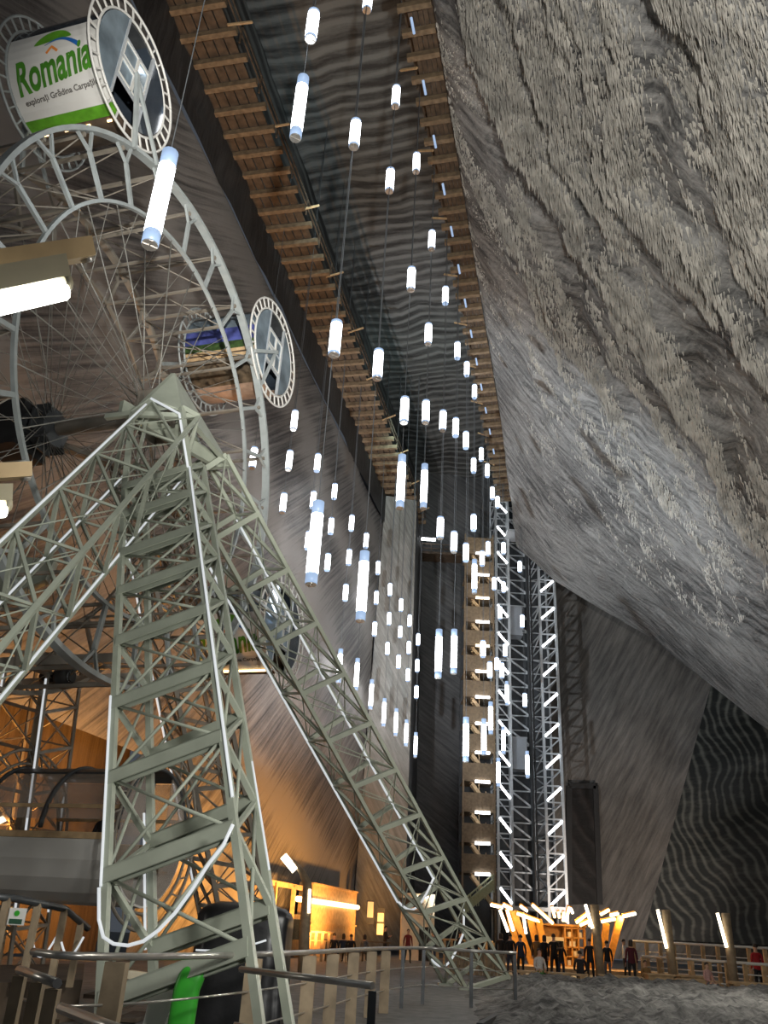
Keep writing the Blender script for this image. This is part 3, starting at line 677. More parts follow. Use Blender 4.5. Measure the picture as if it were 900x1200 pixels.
g = gondola(gloc(*G2), 'gondola with landscape photo panels at the right of the wheel', 'photo', [('lake_photo', 176, 196, 'sky_print', 0), ('forest_photo', 196, 206, 'forest_print', 0), ('rail_slat', 206, 210, 'wood_pale', .01), ('gap', 210, 212, 'wood_dark', -.02), ('rail_slat', 212, 216, 'wood_pale', .01), ('gap', 216, 218, 'wood_dark', -.02), ('rail_slat', 218, 222, 'wood_pale', .01), ('landscape_photo', 222, 254, 'rock_print', 0), ('floor', 254, 335, 'salmon', .0), ('roof_panel', 150, 176, 'glass_blue', -.01), ('roof', 60, 150, 'darksteel', -.02), ('back_glass', -25, 60, 'glass_dark', -.02)])
g = gondola(gloc(*G3), 'gondola with a white printed panel seen through the right support leg', 'sign', SIGN[:1]+[('roof_glass', 140, 176, 'glass_blue', -.01)]+SIGN[2:4]+[('floor', 256, 340, 'wood_dark', -.02)]); sign(g, -1.12, 214)
b = MB(); b.tube([pol(-2.1, GI+.03, R(258)), pol(-.1, GI+.03, R(258))], .035, 6); b.build('warm_light_strip', MT['warmtube'], g)
for g_ in (G1, G2, G3): hanger(*g_)
# gondola waiting at the boarding platform: white tub, amber glazing, black arched mullions
g = thing('gondola', gloc(2.2, -8.7), 'white tubbed gondola with arched windows at the boarding platform, lower left', 'gondola', 'gondolas of the wheel', -TH)
x0, x1 = -2.9, .3
shell(MB(), 188, 352, GI, x0, x1).build('tub', MT['white'], g)
b = MB()
for y in (-1, 1): b.bar((x0, y*(GI-.02), -.12), (x1, y*(GI-.02), -.12), .07, .12); b.bar((x0, y*(GI-.1), .42), (x1, y*(GI-.1), .42), .06, .07)
b.build('wood_rail', MT['wood_pale'], g)
for x in (x0, (x0+x1)/2-.1, x1):
    b = MB(); b.tube([pol(x, GI, PI*k/32) for k in range(33)], .05, 6); b.build('arch_mullion', MT['darksteel'], g)
for x in (x0-.05, x1+.05):
    b = MB(); hoop(b, GR+.05, x, .035); hoop(b, GI+.1, x, .03)
    for k in range(24): b.bar(pol(x, GI+.1, 2*PI*k/24), pol(x, GR+.05, 2*PI*(k+.5)/24), .03)
    b.build('end_ring', MT['paint_far'], g)
for b0, b1 in ((5, 60), (120, 172)): shell(MB(), b0, b1, GI-.03, x0, x1, .02).build('window', MT['glass_amber'], g)
for x in (x0, x1):
    for sd in (1, -1): lens(x, GI-.04, .45, sd, .02).build('end_window', MT['glass_amber'], g)
shell(MB(), 62, 118, GI, x0, x1).build('roof', MT['darksteel'], g)
b = MB(); b.box(((x0+x1)/2, 0, -.62), x1-x0-.2, 2.0, .06); b.box(((x0+x1)/2, .8, -.35), x1-x0-.4, .35, .45); b.build('bench', MT['wood'], g)

# ================================================================== WHEEL SUPPORT (near side): three lattice legs under a gusset
sup = thing('wheel_support', (-4.5, 15.2, 0), 'pale green three legged steel lattice tower carrying the ferris wheel, lit by LED strips', 'support tower')
SO = Vector(sup.location)
def off(b, n, m, par=sup, o0=None, label=None):
    o = b.build(n, MT[m], par, label)
    o.location = -(SO if o0 is None else o0); return o
def leg(par, o0, tops, feet, ss, cw, beams=((0, 1), (3, 2)), bw=.12, bh=.22, chan=True, rod=.02, side=((0, 3), (1, 2)), sw=.07, m='paint', nm='leg', ground=True):
    tops = [Vector(p) for p in tops]; feet = [Vector(p) for p in feet]
    if ground: ext = [f+(f-t)*((f.z)/(t.z-f.z)) if f.z > .05 else f for t, f in zip(tops, feet)]
    else: ext = feet
    L = lambda i, s: tops[i].lerp(feet[i], s)
    ax = ((sum(feet, Vector())-sum(tops, Vector()))/4).normalized()
    b = MB()                                   # the leg's own mesh: thin cross bracing
    for k in range(len(ss)-1):
        s0, s1 = ss[k], ss[k+1]
        for i, j in beams:
            b.tube([L(i, s0), L(j, s1)], rod, 6); b.tube([L(j, s0), L(i, s1)], rod, 6)
    lg = off(b, nm, m, par, o0)
    for i in range(4):
        c = MB(); c.bar(tops[i], ext[i], cw, cw, (L(1, .5)-L(0, .5))); ch = c.build('chord', MT[m], lg)
    for s in ss:
        for i, j in beams:
            c = MB()
            if chan: c.channel(L(i, s), L(j, s), bw, bh, .022, ax*-1)
            else: c.bar(L(i, s), L(j, s), bw, bh, ax)
            c.build('crossbeam', MT[m], lg)
    c = MB()
    for k in range(len(ss)-1):
        for i, j in side:
            c.bar(L(i, ss[k]), L(j, ss[k+1]), sw, sw, ax.cross(L(j, .5)-L(i, .5)))
            c.tube([L(j, ss[k]), L(i, ss[k+1])], rod, 6)
            c.bar(L(i, ss[k]), L(j, ss[k]), sw*.8)
    c.build('side_bracing', MT[m], lg)
    return lg, L
# leg standing towards the viewer
At = [at(146, 572, 14.5), at(221, 549, 14.2), at(238, 546, 15.1), at(171, 575, 15.4)]
Af = [at(118, 1175, 10.5), at(293, 1111, 9.9), at(318, 1063, 10.9), at(179, 1113, 11.6)]
SA = [0, .10, .21, .32, .435, .55, .67, .80, .90, 1.0]
def s_of(t, f, y):     # parameter on a chord whose picture height is y
    lo, hi = -.3, 1.4
    for _ in range(40):
        mid = (lo+hi)/2; p = t.lerp(f, mid)-CAM; yy = 600-FPX*p.dot(EU)/p.dot(FWD)
        if yy < y: lo = mid
        else: hi = mid
    return lo
SA = [s_of(At[0], Af[0], y) for y in (572, 605, 650, 694, 753, 826, 913, 1028, 1175)]
legA, LA = leg(sup, SO, At, Af, SA, .09, bw=.12, bh=.20, rod=.024)
Bt = [(-4.9, 16.84, 9.70), (-4.17, 17.14, 10.55), (-3.54, 16.4, 10.27), (-4.27, 16.1, 9.41)]
Bf = [(2.66, 27.38, -.1), (3.46, 27.7, .40), (4.16, 26.89, .1), (3.36, 26.57, -.1)]
Bt = [Vector((-4.9, 16.84, 9.95)), Vector((-4.17, 17.14, 10.8)), Vector((-3.54, 16.4, 10.52)), Vector((-4.27, 16.1, 9.66))]
Bf = [Vector((2.66, 27.38, -.28)), Vector((3.46, 27.7, .66)), Vector((4.16, 26.89, .34)), Vector((3.36, 26.57, -.6))]
Bf = [f.lerp(t, max(0, (.02-f.z)/(t.z-f.z))) for t, f in zip(Bt, Bf)]
legB, LB = leg(sup, SO, Bt, Bf, [k/11 for k in range(12)], .085, bw=.08, bh=.12, chan=False, rod=.017)
Ct = [Vector((-4.79, 14.55, 10.65)), Vector((-5.21, 15.68, 9.8)), Vector((-4.26, 15.87, 9.57)), Vector((-3.84, 14.73, 10.43))]
Cf = [Vector((-5.64, 6.63, .5)), Vector((-6.05, 7.73, .0)), Vector((-5.12, 7.91, .0)), Vector((-4.71, 6.81, .28))]
legC, LC = leg(sup, SO, Ct, Cf, [k/9 for k in range(10)], .075, bw=.06, bh=.08, chan=False, rod=.013, sw=.05)
# gusset on top
ap = wplane(205, 437, .9); gl_ = wplane(155, 485, .8); gm = at(213, 478, (ap.y+gl_.y)/2-.3); gr_ = at(270, 545, 16.6); gb = ap-N*.55
b = MB(); b.hull([ap, gl_, gm, ap-N*.1, gl_-N*.12, gm-N*.1]); b.hull([ap, gm, gr_, ap-N*.1, gm-N*.12, gr_-N*.12-T*.1]); 
b.bar(gl_, gl_-N*.6, .1); b.bar(gr_, gr_-N*.6, .1); b.bar(gl_-N*.3+Z*.2, gr_-N*.3+Z*.1, .12, .3)
off(b, 'gusset', 'paint')
b = MB(); hc = HUB+N*.35
b.bar(hc-Z*.3-T*.5, hc-Z*.3+T*.5, .5, .35); b.tube([HUB+N*.15, HUB+N*.65], .3, 14); off(b, 'bearing_block', 'paint_far')
for a, c in ((gl_, Ct[0]), (gl_, Ct[3]), (gm, Ct[3]), (gm, At[1]), (gl_, At[0]), (gr_, Bt[2]), (gm, Bt[1]), (gr_, Bt[1]), (gm, Bt[0])):
    b = MB(); b.bar(a, c, .10); off(b, 'strut', 'paint')
# LED strips taped along the chords and hanging in loops
def led(pts, r_=.02, par=sup, o0=None, nm='led_strip'):
    b = MB(); b.tube(pts, r_, 6); return off(b, nm, 'led', par, o0)
def along(L, i, s0, s1, d, n=10): return [L(i, s0+(s1-s0)*k/(n-1))+Vector(d) for k in range(n)]
def sag(a, c, dz, n=14): return [a.lerp(c, k/(n-1))-Z*dz*math.sin(PI*k/(n-1)) for k in range(n)]
led(along(LC, 0, .02, 1, (0, -.07, -.05)), .026); led(along(LC, 1, .05, 1, (0, -.07, -.05)), .026); led(along(LC, 2, .0, 1, (.0, -.07, -.05)), .026)
led([Ct[0]+Vector((0, -.07, 0)), gm+Vector((0, -.1, -.2)), At[1]+Vector((0, -.07, 0))], .026)
led(along(LA, 1, 0, .80, (.03, -.07, 0)), .022)
led(along(LA, 0, .55, .86, (-.05, -.05, 0)), .018)
led([at(x, y, 10.35-.35*(x-118)/155) for x, y in ((116, 1040), (116, 1078), (121, 1098), (133, 1106), (150, 1108), (168, 1103), (186, 1090), (205, 1070), (224, 1044), (244, 1013), (262, 990), (273, 966))], .02, nm='led_rope')
led(along(LA, 3, .80, 1.0, (-.08, -.05, 0)), .018)
led(along(LA, 2, .78, .95, (.05, -.05, 0)), .014)
led(along(LB, 1, .1, .80, (-.03, -.06, 0)), .03); led(along(LB, 0, .12, .80, (-.03, -.06, 0)), .03)
led(sag(LB(0, .80)+Vector((0, -.08, 0)), LB(1, .80)+Vector((0, -.08, 0)), .45), .03, nm='led_rope')
led(sag(LB(0, .93), LB(1, .93), .5)+[LB(1, .93)+Z*.6], .03, nm='led_rope')
for k, f in enumerate(Bf):
    b = MB(); b.box((f.x, f.y, .04), .4, .4, .08); off(b, 'foot_plate', 'paint')

# far-side support of the axle: a splayed leg behind the wheel plus the drive mast
sf = thing('wheel_support', (-8.6, 18.5, 0), 'darker brown grey far side lattice support behind the ferris wheel', 'support tower'); FO = Vector(sf.location)
Dt = [at(130, 545, 19.6), at(190, 560, 20.2), at(215, 565, 19.2), at(160, 575, 18.8)]
Df = [at(232, 1060, 25.5), at(290, 1070, 26.5), at(318, 1090, 25.2), at(262, 1095, 24.2)]
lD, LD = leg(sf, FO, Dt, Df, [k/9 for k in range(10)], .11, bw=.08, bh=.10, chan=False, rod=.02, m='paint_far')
led(along(LD, 0, .1, .95, (0, -.09, 0)), .03, sf, FO)
fh = HUB+N*(WOFF-.75)
Et = [fh+Vector((-.5, -.4, -.3)), fh+Vector((.5, -.4, -.3)), fh+Vector((.5, .5, -.3)), fh+Vector((-.5, .5, -.3))]
Ef = [p+Vector((.15*s_, .6, -fh.z+.35)) for p, s_ in zip(Et, (-2, 2, 2, -2))]
b = MB(); b.box((0, 0, 0), 1.3, 1.1, .5, -TH); b.build('bearing_block', MT['darksteel'], sf).location = fh-FO-Z*.1
for px in (Dt[0], Dt[1]):
    b = MB(); b.bar(fh, px, .13); off(b, 'strut', 'paint_far', sf, FO)
b = MB(); c = wplane(22, 508, -3.6); b.box((0, 0, 0), .9, 1.1, 1.2, -TH)
for k in range(3): b.box((.46, -.3+k*.3, .1), .03, .2, .5, -TH)
o = b.build('motor_housing', MT['black'], sf); o.location = c-FO
for k in range(2):
    b = MB(); b.slab([(.0, 0, 0), (.0, .3, 0), (.0, .3, .35), (.0, 0, .35)], (.03, -.02, 0)); q_ = b.build('louvre', MT['glass_blue'], o); q_.location = (.46, -.42+k*.42, -.1)
mast = thing('drive_mast', at(55, 1065, 20.5)*1.0, 'brown lattice mast with a black drive tyre below the wheel rim, left', 'mast'); MO = Vector(mast.location); MO.z = 0; mast.location = MO
mt = [at(8, 775, 20.6), at(56, 790, 19.2), at(96, 783, 21), at(45, 770, 22)]; mf = [Vector((p.x+dx, p.y+.3, .1)) for p, dx in zip(mt, (.35, .45, .4, .35))]
lM, LM = leg(mast, MO, mt, mf, [k/7 for k in range(8)], .07, bw=.06, bh=.07, chan=False, rod=.016, beams=((0, 1), (1, 2)), side=((0, 3), (3, 2)), sw=.05, m='paint_far')
for i in (0, 1, 2): led(along(LM, i, .02 if i < 2 else .4, .82, (0, -.08, 0)), .024, mast, MO)
b = MB(); b.bar(at(56, 782, 19.6), Vector((at(56, 782, 19.6).x+.25, 19.8, .1)), .22, .14); off(b, 'column', 'wood_post', mast, MO)
b = MB(); p0 = at(-30, 778, 19); p1 = at(136, 771, 19.8); b.bar(p0, p1, .14, .22); b.bar(p0+Vector((.5, 1.6, 0)), p1+Vector((.2, 1.6, 0)), .12, .2); b.bar(p0+Z*.35, p1+Z*.35+Vector((0, 1.6, 0)), .08, .1)
off(b, 'platform_beam', 'paint_far', mast, MO)
tc_ = at(80, 793, 19.4); b = MB()
b.tube([tc_+N*-.1-T*0+N*(x) for x in (-.16, -.13, -.05, .05, .13, .16)], [.16, .25, .28, .28, .25, .16], 20); off(b, 'drive_tyre', 'black', mast, MO)
b = MB(); b.tube([tc_-N*.7, tc_+N*.12], .13, 12); off(b, 'motor', 'black', mast, MO)
b = MB(); b.tube([tc_+N*.05, tc_+N*.075], .13, 14); off(b, 'wheel_disc', 'galv', mast, MO)
c = at(30, 668, 18.5); b = MB(); b.hull([c+Vector(v) for v in ((-.8, 0, .35), (.6, 0, .3), (.5, 0, -.2), (-.5, 0, -.75), (-.8, .3, .35), (.6, .3, .3), (.5, .3, -.2), (-.5, .3, -.75))]); off(b, 'machine_cover', 'paint', mast, MO)

# ================================================================== RAILINGS
def gp(px, py, D, z=None):              # a spot on the floor under a view direction
    p = atd(px, py, D); return Vector((p.x, p.y, fz(p.y) if z is None else z))
def railing(name, label, pts, h, rails, posts, m_rail, m_post, pr=.03, pw=.07, round_post=False, cat='railing', group=None, top_r=None, post_label=None):
    """pts: floor points of the run; rails: heights of the lower bars; posts: list of floor points"""
    o = Vector(pts[0]); t = thing(name, o, label, cat, group)
    b = MB(); b.tube([p-o+Z*h for p in pts], top_r or pr, 8); b.build('handrail', MT[m_rail], t)
    for r_ in rails:
        b = MB(); b.tube([p-o+Z*r_ for p in pts], pr*.5, 6); b.build('rail_bar', MT[m_rail], t)
    for p in posts:
        b = MB(); p = p-o
        if round_post: b.tube([p, p+Z*(h-.01)], pw/2, 8)
        else: b.bar(p, p+Z*(h-.03), pw, pw, Vector((0, 1, 0)))
        b.build('post', MT[m_post], t)
    return t
pts = [gp(36, 1127, 8.6), gp(75, 1117, 8), gp(180, 1118, 8.6), gp(300, 1118, 10.5), gp(384, 1114, 13.4), gp(432, 1110, 16.5), gp(495, 1105, 20.6), gp(552, 1105, 20), gp(605, 1112, 20.5)]
fine = []
for a, c in zip(pts, pts[1:]): fine += [a.lerp(c, k/5) for k in range(5)]
fine.append(pts[-1])
for _ in range(3): fine = [fine[0]]+[(fine[i-1]+fine[i]*2+fine[i+1])/4 for i in range(1, len(fine)-1)]+[fine[-1]]
def near_on(px):      # point of the smoothed run seen at a picture column
    return min(fine, key=lambda p: abs(450+FPX*(p-CAM).dot(EX)/(p-CAM).dot(FWD)-px))
def between(px):
    best = None
    for a, c in zip(fine, fine[1:]):
        xa, xc = [450+FPX*(p-CAM).dot(EX)/(p-CAM).dot(FWD) for p in (a, c)]
        if (xa-px)*(xc-px) <= 0 and xa != xc: best = a.lerp(c, (px-xa)/(xc-xa)); break
    return best or near_on(px)
t = railing('railing', 'long curving steel handrail on mixed posts sweeping across the foreground floor', fine, 1.03, (.35, .68), [between(x) for x in (470, 495, 552, 604)], 'steel', 'darksteel', .022, .07, top_r=.03)
for x in (110, 285, 355, 384, 410, 432, 449):
    p = between(x)-Vector(t.location); b = MB(); b.bar(p, p+Z*.99, .17, .15, Vector((0, 1, 0))); b.build('wooden_post', MT['wood_post'], t, 'square grey brown timber post')
railing('railing', 'short bent brass toned railing stub at the lower left corner', [gp(25, 1124, 6.6), gp(70, 1138, 5.5)], 1.0, (.5,), [gp(28, 1124, 6.5), gp(49, 1131, 6.0), gp(67, 1137, 5.55)], 'steel', 'wood_post', .022, .07, top_r=.026)
o_ = gp(437, 1147, 6.6)
railing('railing', 'near steel railing section with a dark end post right of the support leg', [gp(283, 1128, 7.9), o_], 1.0, (.62,), [o_], 'steel', 'darksteel', .03, .055, top_r=.024)
t = railing('railing', 'lowest diagonal handrail crossing in front of the support leg, bottom left', [gp(75, 1162, 4.15), gp(200, 1212, 3.0)], 1.0, (), [gp(116, 1178, 3.7)], 'steel', 'steel', .02, .02, True, top_r=.021)
for px, D in ((82, 4.05), (118, 3.65)):
    p = gp(px, 1165, D)-Vector(t.location)+Vector((0, -.1, 0)); b = MB(); b.bar(p, p+Z*.84, .09, .09, Vector((.3, 1, 0))); b.tube([p+Z*.84, p+Z*.98], .008, 6); b.build('wooden_post', MT['wood_pale'], t)

# ================================================================== BOARDING PLATFORM, lower left
pf = thing('boarding_platform', gp(50, 1110, 15), 'dark timber boarding platform under the white tubbed gondola, lower left', 'platform'); PO = Vector(pf.location)
a, c = gp(-60, 1110, 12.5), gp(104, 1110, 14.2)
b = MB(); d_ = Vector((-1.2, 4.2, 0)); b.slab([a-PO+Z*.42, c-PO+Z*.42, c+d_-PO+Z*.42, a+d_-PO+Z*.42], (0, 0, .08)); b.build('deck', MT['wood_dark'], pf)
b = MB(); b.slab([a-PO, c-PO, c-PO+Z*.42, a-PO+Z*.42], (-.02, .06, 0)); b.build('fascia', MT['wood_dark'], pf)
for k in range(3):
    b = MB(); p = c-PO+Vector((.18+.24*k, .1, 0)); b.box((p.x, p.y+.5, .30-.13*k), .3, 1.1, .05); b.build('step', MT['wood_dark'], pf)
rp = [atd(-12, 1050, 12.3), atd(18, 1053, 12.6), atd(76, 1065, 13.3), atd(103, 1088, 13.8)]
b = MB(); b.tube([p-PO for p in rp], .045, 8); b.build('handrail', MT['darksteel'], pf)
for p in (rp[0].lerp(rp[1], .7), rp[1].lerp(rp[2], .45), rp[2], rp[3].lerp(rp[2], .3)):
    b = MB(); b.bar(Vector((p.x+.0, p.y, .0 if p is rp[-1] else .44))-Vector((PO.x, PO.y, 0)), p-PO, .08, .08, Vector((0, 1, 0))); b.build('post', MT['wood_post'], pf)
for k in range(2):
    b = MB(); b.tube(sag(atd(38+k*34, 1104, 13.2)-PO, atd(66+k*32, 1098, 13.4)-PO, .2), .014, 6); b.build('led_rope', MT['led'], pf)
c = atd(20, 1074, 12.45); sg = thing('sign', c, 'small pale sign with a green emblem hung on the boarding platform railing', 'sign')
b = MB(); b.box((0, 0, 0), .20, .03, .19, .1); b.build('plate', MT['white'], sg)
b = MB(); b.box((-.0, -.02, -.055), .15, .012, .055, .1); b.build('caption_strip', mat('sign_caption_green', (.02, .07, .04), .5), sg)
b = MB(); b.tube([(0, -.03, .035), (0, -.018, .035)], .032, 12); b.build('emblem', MT['green'], sg)

# black covered stall, green container and white panel behind the near leg
def covered(label, c, sx, sy, h, seed):
    vs = []; n_, m_ = 36, 14
    b = MB(); fs = []
    for j in range(m_+1):
        f = j/m_; 
        if f < .7: z = h*f/.7*.88; k = 1
        else: g_ = (f-.7)/.3; z = h*(.88+.12*math.sin(g_*PI/2)); k = max(.02, max(0, math.cos(g_*PI/2))**.55)
        for i in range(n_):
            a = 2*PI*i/n_; ca, sa = math.cos(a), math.sin(a); e = .35
            x = sx/2*math.copysign(abs(ca)**e, ca)*k; y = sy/2*math.copysign(abs(sa)**e, sa)*k
            fold = 1+.05*math.sin(a*9+seed)*(1-f)+.06*nz(x*2, y*2, z*2+seed)
            vs.append((x*fold, y*fold, z+.03*nz(x*3, y*3, seed)))
    for j in range(m_):
        for i in range(n_): fs.append((j*n_+i, j*n_+(i+1) % n_, (j+1)*n_+(i+1) % n_, (j+1)*n_+i))
    fs.append(tuple(m_*n_+i for i in range(n_)))
    t = thing('covered_stall', c, label, 'covered stall'); b.add(vs, fs, 0, True); b.build('tarpaulin', MT['tarp'], t); return t
st = covered('tall black tarpaulin covered stall behind the near support leg', gp(287, 1100, 13.2), 1.25, 1.0, 1.58, 1)
b = MB(); b.tube([Vector((-.55+.9*k/12, -.58, .98+.16*k/12-.05*math.sin(k*.26))) for k in range(13)], .014, 6); b.build('led_rope', MT['led'], st)
b = MB(); b.tube([(0, 0, 0), (.05, 0, -.1), (-.05, 0, .1)], .01, 4)
gc = thing('plastic_container', gp(219, 1150, 10.3), 'bright green plastic container with a rounded top behind the near support leg', 'container', rz=.1)
vs = []; fs = []; n_ = 24
prof = [(0, .9, 0), (.02, 1, 0), (.4, 1, .0), (.68, 1, .01), (.76, 1.04, .03), (.83, 1.02, .05), (.88, .88, .065), (.91, .6, .075), (.92, .1, .08)]
for z, k, dx in prof:
    for i in range(n_):
        a = 2*PI*i/n_; vs.append((dx+.135*k*math.copysign(abs(math.cos(a))**.6, math.cos(a)), .10*k*math.copysign(abs(math.sin(a))**.6, math.sin(a)), z))
for j in range(len(prof)-1):
    for i in range(n_): fs.append((j*n_+i, j*n_+(i+1) % n_, (j+1)*n_+(i+1) % n_, (j+1)*n_+i))
b = MB(); b.add(vs, fs, 0, True); b.build('body', MT['green'], gc)
b = MB(); b.tube([(.06, -.02, .90), (.10, -.02, .97), (.17, -.02, .96), (.19, -.02, .84)], .018, 8); b.build('handle', MT['green'], gc)
wp = thing('white_panel', gp(178, 1150, 10.9), 'white leaning board left of the bright green container', 'board')
b = MB(); b.slab([(-.28, .1, .78), (.22, .0, .74), (.30, -.05, .62), (.12, -.1, .0), (-.05, -.1, .0), (.0, -.02, .5)], (.02, .10, 0)); b.build('board', MT['white'], wp)
b = MB(); b.slab([(-.30, .02, .80), (.05, -.1, .78), (.05, -.1, .70), (-.28, .02, .72)], (.03, .14, 0)); b.build('tray', MT['cream'], wp)

# ================================================================== LAMPS
def double_fixture(label, a, c, a2, c2, m, lit2=False):
    """two long fluorescent heads of a lamp post whose mast is outside the frame"""
    t = thing('fluorescent_lamp', a, label, 'lamp'); o = Vector(a)
    for (p, q_, mm, on, nm) in ((a, c, 'ivory_fix', True, 'lit_housing'), (a2, c2, m, False, 'unlit_housing')):
        d = (q_-p).normalized(); side = d.cross(Z).normalized(); up = side.cross(d)
        b = MB(); hw = .075
        b.slab([p-o+side*x+up*z for x, z in ((-hw*.75, 0), (-hw*1.25, .10), (hw*1.25, .10), (hw*.75, 0))], q_-p); h = b.build(nm, MT[mm], t)
        if on:
            b = MB(); b.tube([p-o+up*-.055, q_-o-d*.04+up*-.055], .05, 12); b.build('lamp_tube', MT['fluor'], t)
            b = MB(); b.tube([q_-o-d*.045+up*-.012, q_-o+up*-.012], .056, 12); b.build('end_cap', MT['ivory_fix'], t)
        else:
            b = MB(); b.tube([q_-o-d*.05+up*.01, q_-o+d*.01+up*.01], .03, 10); b.build('end_cap', MT['steel'], t)
    return t
double_fixture('near twin fluorescent lamp head reaching in from the left, one tube lit', atd(-70, 357, 3.6), atd(75, 327, 3.8), atd(-70, 333, 4.0), atd(106, 303, 4.25), 'brown_fix')
double_fixture('lower twin fluorescent lamp head at the left edge beside the wheel rim', atd(-90, 592, 5.4), atd(9, 588, 5.6), atd(-60, 566, 5.9), atd(33, 560, 6.1), 'brown_fix')
def post_lamp(px, ytop, D, lit, label, ly):
    p = gp(px, 1120, D); top = atd(px-7, ytop, D); o = Vector(p); t = thing('lamp_post', p, label, 'lamp post', 'timber lamp posts')
    d = Vector((top.x-p.x, 0, top.z-p.z)); b = MB(); b.tube([(0, 0, 0), d*.5, d], [.175, .17, .165], 10, smooth=True); b.build('post', MT['wood_post'], t)
    k = d.length; lo = atd(px-8, ly, D)-o
    b = MB(); b.tube([Vector((d.x*lo.z/d.z-.18, -.14, lo.z)), Vector((d.x-.38, -.14, d.z-.02))], .06, 10); b.build('lamp_tube', MT['warmwhite' if lit else 'ivory_fix'], t)
    return t
post_lamp(703, 1060, 38, True, 'timber lamp post nearest the lit wooden kiosk', 1088)
post_lamp(787, 1066, 40, True, 'timber lamp post with a lit tube, between kiosk and red jacketed person', 1111)
post_lamp(857, 1070, 40, True, 'rightmost timber lamp post with a lit tube, before the dark banded wall', 1110)
p = gp(357, 1120, 36); t = thing('street_lamp', p, 'curved timber street lamp with a glowing slanted head against the orange wall', 'street lamp')
cv = [atd(x, y, 36)-p for x, y in ((357, 1122), (357, 1090), (360, 1050), (360, 1035), (354, 1022), (347, 1013), (343, 1009))]; cv[0] = Vector((0, 0, 0))
b = MB(); b.tube(cv, [.22, .21, .20, .18, .13, .09, .07], 10); b.build('post', MT['wood_post'], t)
b = MB(); b.tube([atd(332, 1003, 36)-p, atd(346, 1020, 36)-p], .15, 10); b.build('lamp_tube', MT['warmwhite'], t)
b = MB(); b.tube([atd(363, 1042, 35.8)-p, atd(362, 1070, 35.8)-p], .055, 8); b.build('lamp_tube', MT['warmwhite'], t)
for (x, y, x2, y2, D, lb) in ((-3, 963, 7, 958, 30, 'small slanted lamp glowing above the white tubbed gondola'),):
    a, c = atd(x, y, D), atd(x2, y2, D); t = thing('wall_lamp', a, lb, 'lamp'); b = MB(); b.tube([(0, 0, 0), c-a], .10, 8); b.build('lamp_tube', MT['warmwhite'], t); b = MB(); b.bar(Vector((0, .1, .1)), c-a+Vector((0, .1, .1)), .12, .08); b.build('housing', MT['darksteel'], t)

# ================================================================== WOODEN BOOTH on the left, ticket booth
def u_at(px, q):                        # how far down the hall a line along it meets a picture column
    lo, hi = 20.0, 80.0
    for _ in range(40):
        mid = (lo+hi)/2; p = uq(mid, q, 1.5)-CAM
        if 450+FPX*p.dot(EX)/p.dot(FWD) < px: lo = mid
        else: hi = mid
    return lo
QB = -15.4; uA, uB, uC = u_at(364, QB), u_at(417, QB), u_at(298, QB); W = uB-uA
p = uq((uA+uB)/2, QB, fz(50)); t = thing('wooden_booth', p, 'orange lit plywood booth with a glowing light bar below the left wall', 'booth', rz=PI/2-MU)
zt = 3.9
b = MB(); b.box((0, .45, zt/2), W, .8, zt); b.build('body', MT['wood_pale'], t)
for z in (zt-.05, zt*.45, .06):
    b = MB(); b.box((0, .0, z), W+.1, .1, .1); b.build('trim', MT['wood_pale'], t)
b = MB(); b.tube([(-W/2-(uA-uC)*.35, -.14, 2.9), (W*.47, -.14, 2.9)], .15, 10); b.build('light_bar', MT['warmtube'], t)
for k in range(4):
    b = MB(); b.box((-W/2-.2-(uA-uC)*k/3, .1, 1.75), .2, .2, 3.5); b.build('side_post', MT['wood_pale'], t)
for k in range(3):
    f = MB(); x = -W/2-.2-(uA-uC)*(k+.5)/3; f.box((x, .25, 1.2), (uA-uC)/3-.3, .06, 1.9); d_ = f.build('side_panel', MT['wood'], t)
    f = MB(); f.box((x, .2, 1.4), (uA-uC)/3-1.2, .05, 1.0); f.build('pane', MT['glass_dark'], d_)
b = MB(); b.box((-W/2-(uA-uC)/2, .2, 3.5), uA-uC, .2, .25); b.build('lintel', MT['wood_pale'], t)
def fence(name, label, a, c, h, n, rails, m_rail, m_post, group=None, pw=.14):
    return railing(name, label, [a, c], h, rails, [a.lerp(c, k/n) for k in range(n+1)], m_rail, m_post, .05, pw, cat='fence', group=group, top_r=.06)
fence('fence', 'low orange lit timber fence in front of the plywood booth', gp(362, 1110, 49), gp(392, 1110, 50), 1.35, 4, (.5, .95), 'wood_pale', 'wood_pale')
t = thing('ticket_booth', gp(489, 1105, 60), 'cream lit booth with a dark signboard beside the pale pillar', 'booth'); p = Vector(t.location)
b = MB(); zt = atd(489, 1047, 60).z-p.z; b.box((0, .6, zt/2), 2.1, 1.2, zt); b.build('body', MT['cream'], t)
b = MB(); b.box((-.5, -.05, zt-.55), 1.5, .12, .5); b.build('signboard', MT['wood_dark'], t)
b = MB(); b.box((.45, -.02, .95), .7, .06, 1.9); b.build('doorway', MT['black'], t)
b = MB(); b.tube([(-.2, -.2, zt-.2), (.7, -.2, zt-.2)], .06, 8); b.build('lamp_tube', MT['warmwhite'], t)
for k, (px, py, lb) in enumerate(((434, 1066, 'upper white notice on the pale pillar'), (446, 1075, 'stack of white notices on the pale pillar, right of the other notice'))):
    c = atd(px, py, 66.0); n_ = thing('notice_board', c, lb, 'notice'); b = MB(); b.box((0, 0, 0), .42, .05, 1.0 if k == 0 else .55); b.build('sheet', MT['white'], n_)
    if k == 1: b = MB(); b.box((0, 0, -.75), .45, .05, .7); b.build('sheet', MT['white'], n_)
    b = MB(); b.box((0, .04, -.15), .55, .04, 1.5); b.build('backing', MT['darksteel'], n_)
